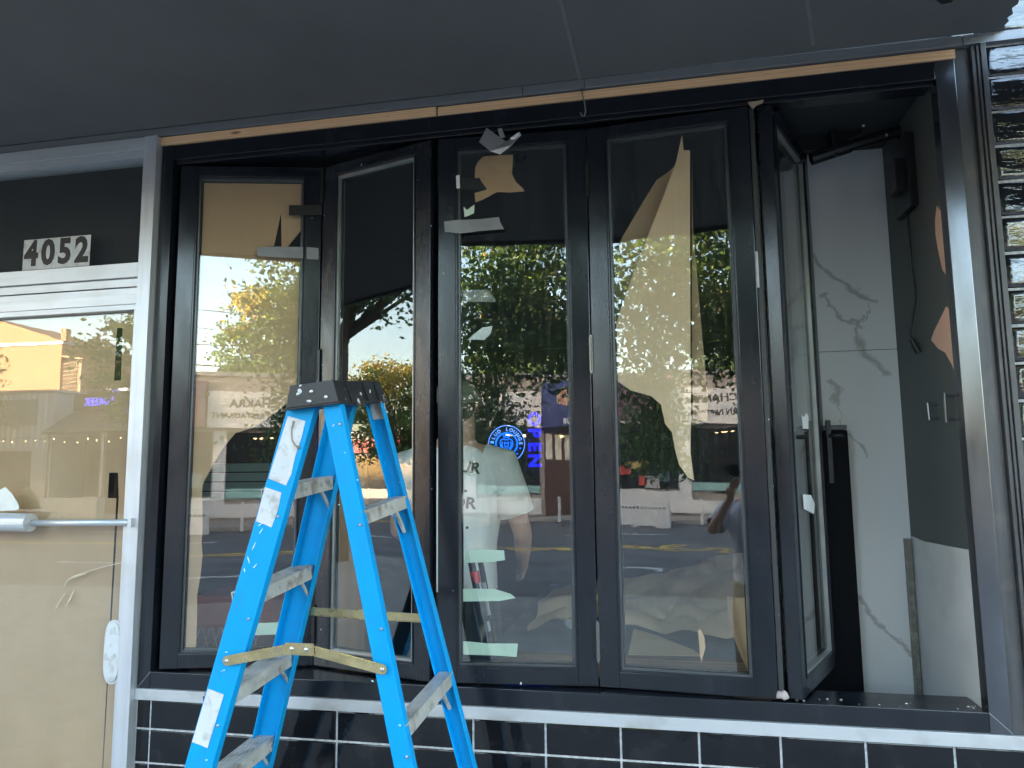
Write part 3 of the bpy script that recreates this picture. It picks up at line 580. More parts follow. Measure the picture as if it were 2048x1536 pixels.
pane_sheet('tape_strip', 1, [(613, 494), (637, 496), (637, 519), (613, 518)], -.001, TAPEG, 'grey tape end stuck on the right stile of the leftmost sash', 'tape', 'tape on the leftmost sash')
pane_sheet('tape_strip', 1, [(578, 410), (644, 411), (644, 430), (578, 431)], -.0045, TAPEK, 'black tape strip high on the leftmost sash', 'tape', 'tape on the leftmost sash')
pane_sheet('tape_strip', 1, [(500, 1247), (575, 1244), (575, 1268), (498, 1271)], IN-.002, TAPEGR, 'pale green tape strip low on the leftmost sash', 'tape', 'tape on the leftmost sash')
# crumpled silver tape sticking out over the third sash head
m = MB()
A = [on_y(px, py, Y) for px, py, Y in [(973, 256, -.02), (958, 284, -.045), (980, 302, -.05), (1000, 309, -.045), (1024, 290, -.05), (1041, 269, -.04), (1011, 283, -.02), (995, 272, -.012)]]
m.prism(A, [p+Vector((.001, .0015, .001)) for p in A])
B = [on_y(px, py, Y) for px, py, Y in [(995, 258, -.02), (1003, 256, -.045), (1010, 274, -.06), (1000, 276, -.03)]]; m.prism(B, [p+Vector((.001, .002, 0)) for p in B])
B = [on_y(px, py, Y) for px, py, Y in [(1020, 276, -.03), (1038, 264, -.06), (1042, 270, -.05), (1026, 284, -.03)]]; m.prism(B, [p+Vector((.001, .002, 0)) for p in B])
tag(m.build('foil_tape', TAPES, None), 'crumpled silver foil tape peeling off above the third sash', 'tape')
P = [on_y(px, py, -.02) for px, py in [(1496, 204), (1514, 202), (1527, 199), (1526, 205), (1512, 211), (1506, 218), (1501, 212)]]
m = MB(); m.prism(P, [p+Vector((0, .004, 0)) for p in P]); tag(m.build('splinter', pm('torn_wood', (.35, .27, .2), .8, bump=.004, bscale=40), None), 'torn wood splinter at the top of the open gap', 'splinter')
# lump of dried filler on the sill
m = MB(); c = on_y(1566, 1391, -.002); m.ball(c, .02, 18, 12, .95, .6, .8); m.v = [tuple(Vector(v)+(Vector(v)-c)*(.55*noise.noise(Vector(v)*70))) for v in m.v]
tag(m.build('filler_lump', pm('dried_filler', (.42, .35, .33), .8, bump=.004, bscale=60), None, smooth=True), 'pinkish lump of dried filler on the sill', 'filler')
m = MB(); rnd = random.Random(5)
for k in range(16): m.ball((rnd.uniform(.38, .93), rnd.uniform(.0, .05), .9445), rnd.uniform(.0012, .004), 6, 4, 1.4, 1, .6)
tag(m.build('crumbs', pm('plaster_crumbs', (.5, .48, .44), .9), None), 'plaster crumbs scattered along the open sill', 'debris', kind='stuff')

# ================================================================== INSIDE THE ROOM
# TV bracket on the dark side wall
MK = pm('satin_black_steel', (.009, .009, .011), .4)
tv = thing('wall_bracket', 'black swivel television bracket high on the charcoal side wall', 'bracket', (.9, .4, 2.9))
m = MB(); m.box((XS-.03, .25, 2.62), (XS-.002, .42, 2.9)); m.box((XS-.06, .29, 2.70), (XS-.028, .38, 2.82)); m.build('wall_plate', MK, tv, bevel=.003)
Yb = .40
m = MB(); a, b, c = on_y(1800, 262, Yb), on_y(1700, 292, Yb), on_y(1622, 318, Yb); m.tube([a, b], .022, 10); m.tube([b, c], .026, 10); m.each('arm', MK, tv)
m = MB(); q = [on_y(px, py, Yb+.02) for px, py in [(1590, 245), (1700, 225), (1762, 221), (1720, 268), (1645, 300), (1600, 300)]]; m.prism(q, [p+Vector((0, .012, 0)) for p in q]); m.build('screen_plate', MK, tv)
m = MB()
for a, b in [((1560, 262), (1640, 228)), ((1560, 290), (1605, 325)), ((1640, 228), (1765, 212)), ((1665, 262), (1672, 312))]: m.tube([on_y(*a, Yb-.01), on_y(*b, Yb-.01)], .011, 8)
m.each('strut', MK, tv)
m = MB()
for px, py in [(1654, 253), (1727, 251), (1773, 270)]: m.ball(on_y(px, py, Yb-.02), .006, 8, 5)
m.each('bolt', RIVET, tv)
m = MB(); pts = [on_y(px, py, .36) for px, py in [(1797, 272), (1803, 300), (1812, 345), (1814, 420), (1819, 480), (1822, 530), (1829, 575), (1830, 600), (1824, 640), (1820, 665), (1824, 680)]]
cb = thing('cable', 'thin black cable dangling from the wall bracket', 'cable', pts[0])
m.tube(pts, .0042, 8); m.build('cord', MK, cb, smooth=True)
m = MB(); m.tube([on_y(1823, 678, .36), on_y(1829, 690, .36)], .009, 8); m.tube([on_y(1829, 689, .36), on_y(1838, 705, .36)], .0115, 8); m.build('plug', MK, cb)
# two little pull handles on the charcoal wall
for a, b, lb in [((1855, 806), (1859, 840), 'shorter steel pull handle on the charcoal wall'), ((1889, 786), (1893, 845), 'longer steel pull handle on the charcoal wall')]:
    p, q = on_x(*a, XS-.03), on_x(*b, XS-.03); h = thing('pull_handle', lb, 'handle', q, 'handles on the charcoal wall')
    MB().tube([p, q], .005, 8).build('bar', HS, h); m = MB()
    for z in (p, q): m.tube([z+(q-p)*.1 if z is p else z-(q-p)*.1, (z+(q-p)*.1 if z is p else z-(q-p)*.1)+Vector((.03, 0, 0))], .004, 8)
    m.each('standoff', HS, h)
# tall black speaker cabinet in front of the marble
sp = thing('speaker_cabinet', 'tall matt black speaker cabinet in front of the marble pier', 'speaker', (.62, .56, .14))
a = on_y(1692, 850, .53); zt = a.z
m = MB(); m.box((.52, .53, .14), (a.x+.005, .612, zt-.02)); m.build('body', pm('matt_black', (.004, .004, .006), .7, spec=.15), sp, bevel=.006)
m = MB(); m.box((.54, .525, zt-.018), (a.x+.002, .612, zt)); m.build('top_bracket', DARKTRIM, sp, bevel=.002)
# neon signs far back in the room
ns = thing('neon_sign', 'round blue neon sign with a crowned lion head and lettering', 'neon sign', (-1.54, 5.25, 1.97))
NC = on_y(1013, 888, 5.2); Rn = (on_y(1050, 888, 5.2)-NC).x
NB = emis('neon_blue', (.0, .14, 1.0), .15); NL = emis('neon_light_blue', (.1, .3, 1.0), .14)
m = MB(); m.tube([NC+Vector((0, .05, 0)), NC+Vector((0, .03, 0))], Rn*1.02, 40); m.build('backing', MK, ns)
def circ(c, r, rr, n=48, a0=0, a1=2*math.pi, mt=NB, nm='tube'):
    pts = [c+Vector((r*math.cos(a0+(a1-a0)*i/n), 0, r*math.sin(a0+(a1-a0)*i/n))) for i in range(n+1)]
    MB().tube(pts, rr, 6).build(nm, mt, ns)
circ(NC, Rn*.98, Rn*.018, mt=NL, nm='ring'); circ(NC, Rn*.58, Rn*.045, nm='ring')
def arc_text(s, r, a0, a1, size):
    for k, ch in enumerate(s):
        if ch == ' ': continue
        a = a0+(a1-a0)*k/(len(s)-1)
        Mt = M_out(NC.x+r*math.cos(a), NC.y-.005, NC.z+r*math.sin(a)) @ Matrix.Rotation(a-math.pi/2, 4, 'Z')
        text_mesh(ch, size, Mt, NL, 'letter', ns, .002, .001)
arc_text('BLUD LOUNGE', Rn*.77, R(172), R(2), Rn*.26)
m = MB()
for a in (-8+180, -18, -42, -62): m.ball(NC+Vector((Rn*.78*math.cos(R(a)), 0, Rn*.78*math.sin(R(a)))), Rn*.05, 6, 4, 1, .3, 1)
m.each('star', NB, ns)
m = MB(); k_ = Rn*.36
face = [(0, .1), (.3, .35), (.28, -.1), (.2, -.5), (0, -.75), (-.2, -.5), (-.28, -.1), (-.3, .35)]
def tl(pts, r=.022): m.tube([NC+Vector((x*k_, 0, z*k_)) for x, z in pts], Rn*r, 5)
tl(face+[face[0]]); tl([(-.95, .2), (-.8, .6), (-.45, .75), (0, .6), (.45, .75), (.8, .6), (.95, .2), (.9, -.3), (.55, -.85), (0, -1.15), (-.55, -.85), (-.9, -.3), (-.95, .2)], .03)
tl([(-.6, .3), (-.75, -.2), (-.45, -.7)], .035); tl([(.6, .3), (.75, -.2), (.45, -.7)], .035); tl([(-.12, -.3), (0, -.42), (.12, -.3)]); tl([(-.25, .1), (-.08, .05)]); tl([(.25, .1), (.08, .05)])
tl([(-.35, 1.0), (-.45, 1.35), (-.2, 1.12), (0, 1.42), (.2, 1.12), (.45, 1.35), (.35, 1.0), (-.35, 1.0)], .03)
m.build('lion_emblem', NB, ns)
os_ = thing('open_sign', 'upright blue neon letter sign beside the round neon', 'neon sign', (-1.26, 5.25, 2.0))
m = MB(); p = on_y(1056, 825, 5.2); q = on_y(1081, 935, 5.2)
NV = emis('neon_violet_blue', (.01, .015, 1.0), .085)
hh = (p.z-q.z)/4
for k, ch in enumerate('OPEN'):
    text_mesh(ch, hh*1.25, M_out((p.x+q.x)/2, 5.18, p.z-hh*(k+.5)) @ Matrix.Rotation(-math.pi/2, 4, 'Z'), NV, 'letter', os_, .004, .008, sx=1.)
# wooden work bench under crumpled kraft paper, with a spray can
wb = thing('work_bench', 'low wooden bench behind the sashes carrying crumpled paper', 'bench', (-.2, 1.2, .14))
BW = wood('bench_wood', (.3, .17, .1), (.2, .11, .06), 'X', .8)
m = MB(); m.box((-.75, .5, .86), (.36, .55, .935)); m.build('front_board', BW, wb, bevel=.002)
m = MB(); m.box((-.75, .551, .9), (.36, 2.4, .93)); m.build('top', pm('dusty_grey_board', (.16, .17, .19), .6, var=.15), wb, bevel=.002)
for x in (-.73, .3):
    for y in (.56, 2.33): MB().box((x, y, .14), (x+.05, y+.05, .899)).build('leg', BW, wb)
def heap(name, x0, x1, y0, y1, zf, edgef, nx=46, ny=46, amp=.03, seed=1, mt=KRAFTB, parent=None, tear=None):
    m = MB(); idx = {}; vs = []; fs = []
    for j in range(ny+1):
        for i in range(nx+1):
            fx, fy = i/nx, j/ny
            if tear: e_ = tear(fx); fy = e_+(1-e_)*fy
            x = x0+(x1-x0)*fx; y = y0+(y1-y0)*fy
            if not edgef(fx, fy): continue
            v = Vector((x*3, y*3, seed*7)); r1 = abs(noise.noise(v)); r2 = abs(noise.noise(v*2.3+Vector((9, 2, 0))))
            idx[i, j] = len(vs); vs.append((x+.03*noise.noise(v*2), y+.03*noise.noise(v*2+Vector((3, 3, 3))), zf(fx, fy)+amp*(1.6*r1+.8*r2)))
    for j in range(ny):
        for i in range(nx):
            k = [(i, j), (i+1, j), (i+1, j+1), (i, j+1)]
            if all(q in idx for q in k): fs.append(tuple(idx[q] for q in k))
    m.add(vs, fs); return m.build(name, mt, parent, smooth=False)
hp = heap('kraft_paper', -.62, .5, .62, 1.45, lambda fx, fy: .925+(.1+.22*fx)*fy+.012*math.sin(fx*9), lambda fx, fy: True, amp=.045, tear=lambda fx: .12+.25*abs(math.sin(fx*3.3+.6))*(1-fx*.6)+.02*math.sin(fx*31))
tag(hp, 'crumpled heap of kraft paper lying over the bench', 'paper')
m = MB(); P = [Vector(p) for p in ((-.16, .54, .94), (.13, .56, .941), (.1, .62, .95), (.03, .7, .957), (-.05, .8, .965), (-.15, .88, .972))]; m.prism(P, [p-Vector((0, 0, .002)) for p in P])
tag(m.build('kraft_paper', KRAFTB, None), 'small flat kraft offcut at the front edge of the bench', 'paper')
# hanging sheet at the right of the fourth sash
m = MB(); vs = []; fs = []; n_ = 24
for j in range(n_+1):
    for i in range(9):
        fy = j/n_; x = .27+i*.022+.05*(1-fy)*(1 if i < 2 else .2)-.0; vs.append((x-.05*math.sin(fy*2.2)*(i < 3), .42+.025*math.sin(i*1.9+fy*1.4)+.03*fy, .86+.33*fy))
for j in range(n_):
    for i in range(8): fs.append((j*9+i, j*9+i+1, (j+1)*9+i+1, (j+1)*9+i))
m.add(vs, fs); tag(m.build('kraft_paper', KRAFT, None, smooth=True), 'draped kraft paper falling in folds at the right edge of the fourth sash', 'paper')
# spray can
c0 = on_y(1143, 1244, .98); c1 = on_y(1122, 1222, 1.12)
cn = thing('spray_can', 'blue and white spray can lying on the crumpled paper', 'spray can', c0)
ax = (c1-c0).normalized(); r_ = .031
m = MB(); m.tube([c0+ax*.006, c0+ax*.17], r_, 24); m.build('body', pm('can_blue', (.12, .3, .5), .3, metal=.4, var=.4, scale=12, col2=(.55, .6, .62)), cn, smooth=False)
m = MB(); m.tube([c0, c0+ax*.006], r_*1.04, 24); m.tube([c0-ax*.002, c0], r_*.8, 24); m.build('base_rim', ALU, cn)
m = MB(); m.tube([c0-ax*.004, c0-ax*.002], r_*.35, 16); m.build('base_dimple', STICK, cn)
m = MB(); m.tube([c0+ax*.17, c0+ax*.185, c0+ax*.2], r_, 24, taper=[.95, .75, .45]); m.build('cap', STICK, cn, smooth=True)
# pale cooler and red crate behind the leftmost sash
co = thing('chest_cooler', 'pale aqua slatted cabinet behind the leftmost sash', 'cabinet', (-2.3, 1.3, .14))
AQ = pm('pale_aqua_paint', (.42, .62, .63), .5, var=.06)
a, b = on_y(400, 928, 1.2), on_y(600, 1002, 1.2)
m = MB(); 
for k in range(4): 
    dz = (a.z-b.z)/4; m.box((a.x, 1.2, a.z-dz*(k+1)+.006), (b.x+.2, 1.6, a.z-dz*k))
m.each('slat', AQ, co, bevel=.002)
m = MB(); m.box((a.x+.01, 1.21, .14), (b.x+.19, 1.59, b.z)); m.box((a.x+.01, 1.21, b.z), (b.x+.19, 1.59, a.z-.01)); m.build('carcass', MK, co)
rc = thing('red_crate', 'red plastic crate on the floor stand behind the leftmost sash', 'crate', (-2.05, .6, .7))
RP = pm('red_plastic', (.5, .09, .06), .5, var=.1)
a, b = on_y(385, 1192, .6), on_y(520, 1312, .6)
m = MB(); m.box((a.x, .6, b.z-.1), (b.x, .9, b.z+.0)); m.box((a.x, .6, a.z-.14), (b.x, .9, a.z)); m.build('body', RP, rc, bevel=.004)
m = MB(); m.box((a.x+.005, .607, b.z), (b.x-.005, .893, a.z-.14)); 
m.build('recess', pm('dark_red_plastic', (.22, .06, .05), .6), rc)
m = MB(); n_ = 7
for k in range(n_): 
    x = a.x+(b.x-a.x)*(k+.5)/n_
    for sgn in (-1, 1): m.tube([(x-.02*sgn, .603, b.z), (x+.02*sgn, .603, a.z-.14)], .003, 6)
m.build('lattice', pm('pink_plastic', (.5, .25, .22), .6), rc)
MB().box((a.x-.1, .6, .14), (b.x+.1, 1.1, b.z-.101)).build('plinth', ROOMW, None); tag(bpy.data.objects['plinth'], 'dark plinth under the red crate', 'plinth')
# plywood board standing behind the second sash
a, b = on_y(678, 930, .5), on_y(733, 930, .5)
tag(MB().box((a.x, .5, .3), (b.x, .53, 1.72)).build('plywood_board', wood('ply', (.34, .19, .09), (.27, .14, .06), 'Z', .25), None), 'upright plywood board behind the second sash', 'board')
# broom-like black pole with red collar
pl = thing('tool_pole', 'pair of black poles with a red collar behind the third sash', 'pole', (-.8, .3, .14))
m = MB(); m.tube([on_y(942, 1120, .24), on_y(985, 1345, .2), on_y(1000, 1440, .16)], .014, 10); m.tube([on_y(960, 1120, .26), on_y(1003, 1345, .22), on_y(1018, 1440, .18)], .011, 10); m.build('shaft', MK, pl)
m = MB(); m.tube([on_y(949, 1143, .235), on_y(953, 1166, .235)], .017, 12); m.build('collar', pm('red_collar', (.55, .02, .03), .4), pl)
m = MB(); m.tube([on_y(967, 1165, .25), on_y(980, 1230, .24)], .012, 10); m.tube([on_y(972, 1243, .235), on_y(978, 1262, .235)], .015, 10); m.build('clip', pm('grey_clip', (.3, .3, .3), .5), pl)

# ================================================================== STEP LADDER
LQ = dict(x=-.9464, y=-.4969, z=1.8834, sf=.4096, sr=.1319, wA=.0917, wC=.0549, uA=.0506, uC=.0515, b0=.1345, kb=.0629, br=.1496, kr=.0565, h1=.2599, r1=.3435, lu=.0834, lv=.1633, hc=.0645, ins=.0153)
LM = Matrix(((.9954, .044626, -.084731, LQ['x']), (-.052663, .994073, -.09512, LQ['y']), (.079984, .099145, .991853, LQ['z']), (0, 0, 0, 1)))
lad = thing('step_ladder', 'paint-spattered blue fibreglass step ladder standing open on the sidewalk', 'ladder', (-1.03, -.45, 0))
def rc_(rail, h):
    s = -1 if rail in 'AC' else 1
    if rail in 'AB': return -(LQ['uA']+LQ['sf']*h), s*(LQ['b0']+LQ['kb']*h), LQ['wA']
    return (LQ['uC']+LQ['sr']*h), s*(LQ['br']+LQ['kr']*h), LQ['wC']
def foot_h(rail):
    f = lambda h: (LM @ Vector((*rc_(rail, h)[:2], -h))).z
    a, b = 0., 3.
    for _ in range(40):
        c = (a+b)/2
        if f(c) > .02: a = c
        else: b = c
    return a
for rail in 'ABCD':
    s = -1 if rail in 'AC' else 1; hf = foot_h(rail); fl = .03 if rail in 'AB' else .026; t = .0045
    def sec(h):
        u, v, wd = rc_(rail, h); a, b = u-wd/2, u+wd/2
        pts = [(a, v), (b, v), (b, v-s*fl), (b-t, v-s*fl), (b-t, v-s*t), (a+t, v-s*t), (a+t, v-s*fl), (a, v-s*fl)]
        return [LM @ Vector((p[0], p[1], -h)) for p in pts]
    m = MB(); h0 = -.03 if rail in 'AB' else -.02; N = 6
    r0 = sec(h0)
    ra, rb = sec(h0), sec(hf)
    m.prism(ra, rb); o = m.build('front_rail' if rail in 'AB' else 'rear_rail', BLUE, lad, bevel=.0022)
    u, v, wd = rc_(rail, hf); c = LM @ Vector((u, v-s*.012, -hf))
    MB().box((c.x-.05, c.y-.025, .0), (c.x+.05, c.y+.025, .045)).build('foot', CAPM, o, bevel=.006)
# cap
lu, lv, hc, ins = LQ['lu'], LQ['lv'], LQ['hc'], LQ['ins']
m = MB(); r0 = [LM @ Vector(p) for p in ((-lu, -lv, 0), (lu, -lv, 0), (lu, lv, 0), (-lu, lv, 0))]
r1 = [LM @ Vector(p) for p in ((-lu+ins, -lv+ins/2, hc), (lu-ins, -lv+ins/2, hc), (lu-ins, lv-ins/2, hc), (-lu+ins, lv-ins/2, hc))]
r2 = [LM @ Vector(p) for p in ((-lu-.004, -lv-.004, .0), (lu+.004, -lv-.004, .0), (lu+.004, lv+.004, 0), (-lu-.004, lv+.004, 0))]
r3 = [p+LM.to_3x3() @ Vector((0, 0, -.005)) for p in r2]
m.prism(r0, r1); m.prism(r3, r2); cp = m.build('cap', CAPM, lad, bevel=.003)
m = MB()
def capface(fu, fw_): # point on the near end face
    z = hc*fw_; uu = (-lu+ins*fw_)+(2*lu-2*ins*fw_)*fu; return LM @ Vector((uu, -lv+ins/2*fw_-.001, z))
for fu, fw_ in [(.22, .58), (.5, .62), (.46, .2), (.78, .3)]: m.ball(capface(fu, fw_), .0058, 10, 6, 1, .5, 1)
m.each('rivet', RIVET, cp, smooth=True)
m = MB()
for vv in (-.09, .02, .1):
    m.prism([LM @ Vector((lu+.001, vv, .002)), LM @ Vector((lu+.004, vv, .002)), LM @ Vector((lu+.004, vv+.006, .002)), LM @ Vector((lu+.001, vv+.006, .002))], [LM @ Vector((lu-ins+.001, vv, hc-.002)), LM @ Vector((lu-ins+.004, vv, hc-.002)), LM @ Vector((lu-ins+.004, vv+.006, hc-.002)), LM @ Vector((lu-ins+.001, vv+.006, hc-.002))])
m.each('rib', CAPM, cp)
# brackets under the cap
m = MB()
for s in (-1, 1):
    u, v, wd = rc_('D' if s > 0 else 'C', .03); q = [(u-wd/2, v+s*.002, .02), (u+wd/2, v+s*.002, .02), (u+wd/2, v+s*.002, -.055), (u-wd/2+.01, v+s*.002, -.055)]
    if s > 0: m.prism([LM @ Vector((a, v-.006, c)) for a, b, c in q], [LM @ Vector((a, v-.0085, c)) for a, b, c in q])
m.build('pivot_bracket', STEP, lad)
# steps
sp_ = .28365
for i in range(6):
    hb = LQ['h1']+sp_*i
    if hb > 1.78: break
    u, v, wd = rc_('A', hb); vb = abs(v)-.006; D_ = wd*.46; ht = .04
    m = MB()
    def SB(u0, u1, v0, v1, z0, z1): m.box((u0, v0, z0), (u1, v1, z1), LM)
    top = -hb+ht
    SB(u-D_, u+D_, -vb, vb, top-.003, top); SB(u+D_-.003, u+D_, -vb, vb, -hb, top-.0031); SB(u-D_, u-D_+.003, -vb, vb, -hb, top-.0031)
    for k in range(7):
        uu = u-D_+.006+(2*D_-.012)*k/6; SB(uu-.0022, uu+.0022, -vb, vb, top+.0001, top+.0022)
    st_ = m.build('step', STEP, lad)
    m = MB()
    for vv in (-vb*.82, -vb*.3, vb*.35, vb*.85): m.ball(LM @ Vector((u+D_+.0005, vv, -hb+ht*.5)), .0042, 8, 5)
    m.each('rivet', RIVET, st_)
    for sgn in (-1, 1):
        a = LM @ Vector((u+D_*.3, sgn*(vb-.05), -hb+.006)); b = LM @ Vector((u+D_*.3, sgn*(vb-.004), -hb-.06)); m = MB(); m.tube([a, b], .0055, 6); m.build('brace', STEP, st_)
# rear horizontals
for i in range(3):
    hb = LQ['r1']+2*sp_*i
    u, v, wd = rc_('C', hb); vb = abs(v)-.006; m = MB()
    def SB(u0, u1, v0, v1, z0, z1): m.box((u0, v0, z0), (u1, v1, z1), LM)
    SB(u-wd*.42, u-wd*.42+.003, -vb, vb, -hb, -hb+.036); SB(u+wd*.42-.003, u+wd*.42, -vb, vb, -hb, -hb+.036); SB(u-wd*.42, u+wd*.42, -vb, vb, -hb+.0361, -hb+.039)
    rb_ = m.build('rear_bar', STEP, lad)
    for sgn in (-1, 1):
        m = MB(); m.tube([LM @ Vector((u, sgn*(vb-.055), -hb+.002)), LM @ Vector((u, sgn*(vb-.004), -hb-.075))], .007, 6); m.build('brace', STEP, rb_)
# spreaders
def bar(m, a, b, w_, t, nrm):
    d = (b-a).normalized(); s = nrm.cross(d).normalized()*w_/2; n_ = nrm*t
    cap = 5
    ring = []
    for k in range(cap+1):
        an = math.pi/2+math.pi*k/cap; ring.append(a+d*math.cos(an)*w_/2+s.normalized()*math.sin(an)*w_/2)
    for k in range(cap+1):
        an = -math.pi/2+math.pi*k/cap; ring.append(b+d*math.cos(an)*w_/2+s.normalized()*math.sin(an)*w_/2)
    m.prism(ring, [p+n_ for p in ring])
    # raised rib along the strip
    e = s*.0; u0 = a+d*.02; u1 = b-d*.02; q = s*.72
    m.prism([u0+q, u0+q*1.3, u0+q*1.3+n_*2.6, u0+q+n_*2.6], [u1+q, u1+q*1.3, u1+q*1.3+n_*2.6, u1+q+n_*2.6])
for (ra, ha, rb2, hb2, s, mid) in [('A', .690, 'C', .722, -1, (600, 1297)), ('B', .655, 'D', .706, 1, (741, 1231))]:
    u0, v0, _ = rc_(ra, ha); u1, v1, _ = rc_(rb2, hb2); off = .008
    a = LM @ Vector((u0, v0+s*off, -ha)); b = LM @ Vector((u1, v1+s*off, -hb2)); nr = (LM.to_3x3() @ Vector((0, s, 0))).normalized()
    c = on_plane(mid[0], mid[1], (a+b)/2, nr); d1 = (b-a).normalized()*.022
    m = MB(); nn = nr if s < 0 else nr
    bar(m, a, c-d1, .028, .0022, nn); bar(m, c+d1, b, .028, .0022, nn)
    so_ = m.build('spreader', BRASS, lad)
    m = MB(); q0, q1 = c-d1*1.9, c+d1*2.1; dd = (q1-q0).normalized(); sd_ = nn.cross(dd).normalized()*.0165
    m.prism([p+nn*.0035 for p in (q0-sd_, q1-sd_, q1+sd_, q0+sd_)], [p+nn*.0062 for p in (q0-sd_, q1-sd_, q1+sd_, q0+sd_)]); m.build('joint_plate', BRASS, so_)
    m = MB()
    for p, k in ((a, .0025), (b, .0025), (c-d1, .0065), (c+d1, .0065)): m.ball(p+nn*k, .0062, 10, 6, 1, .6, 1)
    m.each('rivet', RIVET, so_, smooth=True)
# rivets on rails
m = MB(); 
for rail, hs in (('A', [.3, .58, .87]), ('C', [.06, .34, .62, .95]), ('D', [.34, .9])):
    for h in hs:
        u, v, wd = rc_(rail, h); s = -1 if rail == 'C' or rail == 'A' else 1
        m.ball(LM @ Vector((u+wd*.3, v+s*.0008, -h)) if s < 0 else LM @ Vector((u, v-.0055, -h)), .0048, 8, 5)
m.each('rivet', RIVET, lad)
# worn white stickers on the near front rail
def rail_plane(rail, off):
    u0, v0, _ = rc_(rail, 0); u1, v1, _ = rc_(rail, 1); a = LM @ Vector((u0, v0, 0)); b = LM @ Vector((u1, v1, -1)); c = LM @ Vector((u0+.05, v0, 0))
    n = (b-a).cross(c-a).normalized()
    if n.y > 0: n = -n
    return a+n*off, n
pA, nA = rail_plane('A', .0012)
for pts in ([(576, 832), (611, 842), (604, 872), (590, 915), (583, 948), (572, 971), (560, 966), (537, 957)], [(530, 974), (563, 985), (556, 1020), (543, 1055), (530, 1049), (512, 1043)], [(416, 1377), (448, 1389), (431, 1445), (415, 1496), (398, 1489), (384, 1484)]):
    P = [on_plane(x, y, pA, nA) for x, y in pts]; MB().prism(P, [p+nA*.0006 for p in P]).build('sticker', STICK, lad)
m = MB(); m.tube([on_plane(x, y, pA+nA*.003, nA) for x, y in [(588, 842), (583, 860), (584, 880), (590, 890), (598, 896)]], .0022, 6, taper=[1.3, .7, .8, 1, 2]); m.build('wire_twist', pm('rusty_wire', (.3, .17, .09), .6), lad)
# brushed paint smears on the near rails
SM = pm('dried_paint_smear', (.5, .72, .85), .5, bump=.001); SW = pm('dried_white_paint', (.78, .78, .76), .5, bump=.002)
rnd = random.Random(11); m = MB(); pC, nC = rail_plane('C', .0)
for (x, y, l, an, k) in [(522, 1062, 14, -1.0, 1), (508, 1092, 18, -1.1, 1), (497, 1120, 16, 1.35, 1), (510, 1132, 13, -.8, 1), (489, 1140, 10, 1.4, 1), (520, 1050, 9, -.7, 1), (453, 1305, 5, .2, 1), (448, 1340, 4, 0, 1), (413, 1520, 5, .1, 1), (667, 850, 6, -.8, 2), (678, 1010, 4, 0, 2), (745, 1362, 5, .5, 2), (715, 960, 3, 0, 2), (690, 905, 3, 1, 2)]:
    pp, nn = (pA, nA) if k == 1 else (pC, nC)
    pts = [on_plane(x+math.cos(an)*l*t, y+math.sin(an)*l*t+rnd.uniform(-1, 1), pp+nn*.0004, nn) for t in (-.5, -.2, .2, .5)]
    m.tube(pts, .0016, 5, taper=[.3, 1.2, 1, .3])
m.build('paint_smear', SM, lad)

# ================================================================== PEOPLE
def skin_mesh(name, nd, edges, mt, parent=None, sub=2, root=0, smooth=True):
    """nd: list of (x,y,z,r) ; one continuous skinned surface"""
    me = bpy.data.meshes.new(name); me.from_pydata([n[:3] for n in nd], edges, []); o = bpy.data.objects.new(name, me); COL.objects.link(o)
    md = o.modifiers.new('skin', 'SKIN'); md.use_smooth_shade = True
    sl = me.skin_vertices[0].data
    for i, n in enumerate(nd):
        sl[i].radius = (n[3], n[4] if len(n) > 4 else n[3]); sl[i].use_root = (i == root)
    ss = o.modifiers.new('sub', 'SUBSURF'); ss.levels = sub; ss.render_levels = sub
    bpy.context.view_layer.update()
    m2 = bpy.data.meshes.new_from_object(o.evaluated_get(bpy.context.evaluated_depsgraph_get())); bpy.data.objects.remove(o); bpy.data.meshes.remove(me)
    m2.name = name; m2.materials.clear(); return link(name, m2, mt, parent, smooth)
SKIN = pm('skin', (.58, .33, .24), .5, var=.06, scale=10); HAIR = pm('dark_hair', (.02, .014, .01), .6, var=.4, scale=50, bump=.002)
def hand(nd, ed, wi, wp, dirv, palmn, thumb_side, curl=.5):
    """adds palm, four fingers and a thumb to a node list; wi = wrist index"""
    d = dirv.normalized(); pn = palmn.normalized(); sd = d.cross(pn).normalized()*thumb_side
    k = len(nd); pc = wp+d*.045; nd.append((*pc, .026, .017)); ed.append((wi, k))
    for f, (o_, L_) in enumerate([(.028, .07), (.010, .078), (-.009, .073), (-.026, .058)]):
        b = wp+d*.085+sd*o_; i0 = len(nd); nd.append((*b, .0095)); ed.append((k, i0)); prev = i0; p = b; dd = d.copy()
        for s_ in range(3):
            dd = (dd+pn*curl*(.45+.3*s_)).normalized(); p = p+dd*L_*(.42, .33, .25)[s_]; i = len(nd); nd.append((*p, (.0088, .008, .0068)[s_])); ed.append((prev, i)); prev = i
    b = wp+d*.03+sd*.032; i0 = len(nd); nd.append((*b, .012)); ed.append((k, i0)); p = b; prev = i0; dd = (d+sd*.8+pn*.3).normalized()
    for s_ in range(2):
        p = p+dd*(.034, .028)[s_]; i = len(nd); nd.append((*p, (.010, .0085)[s_])); ed.append((prev, i)); prev = i; dd = (dd+d*.5+pn*.3).normalized()
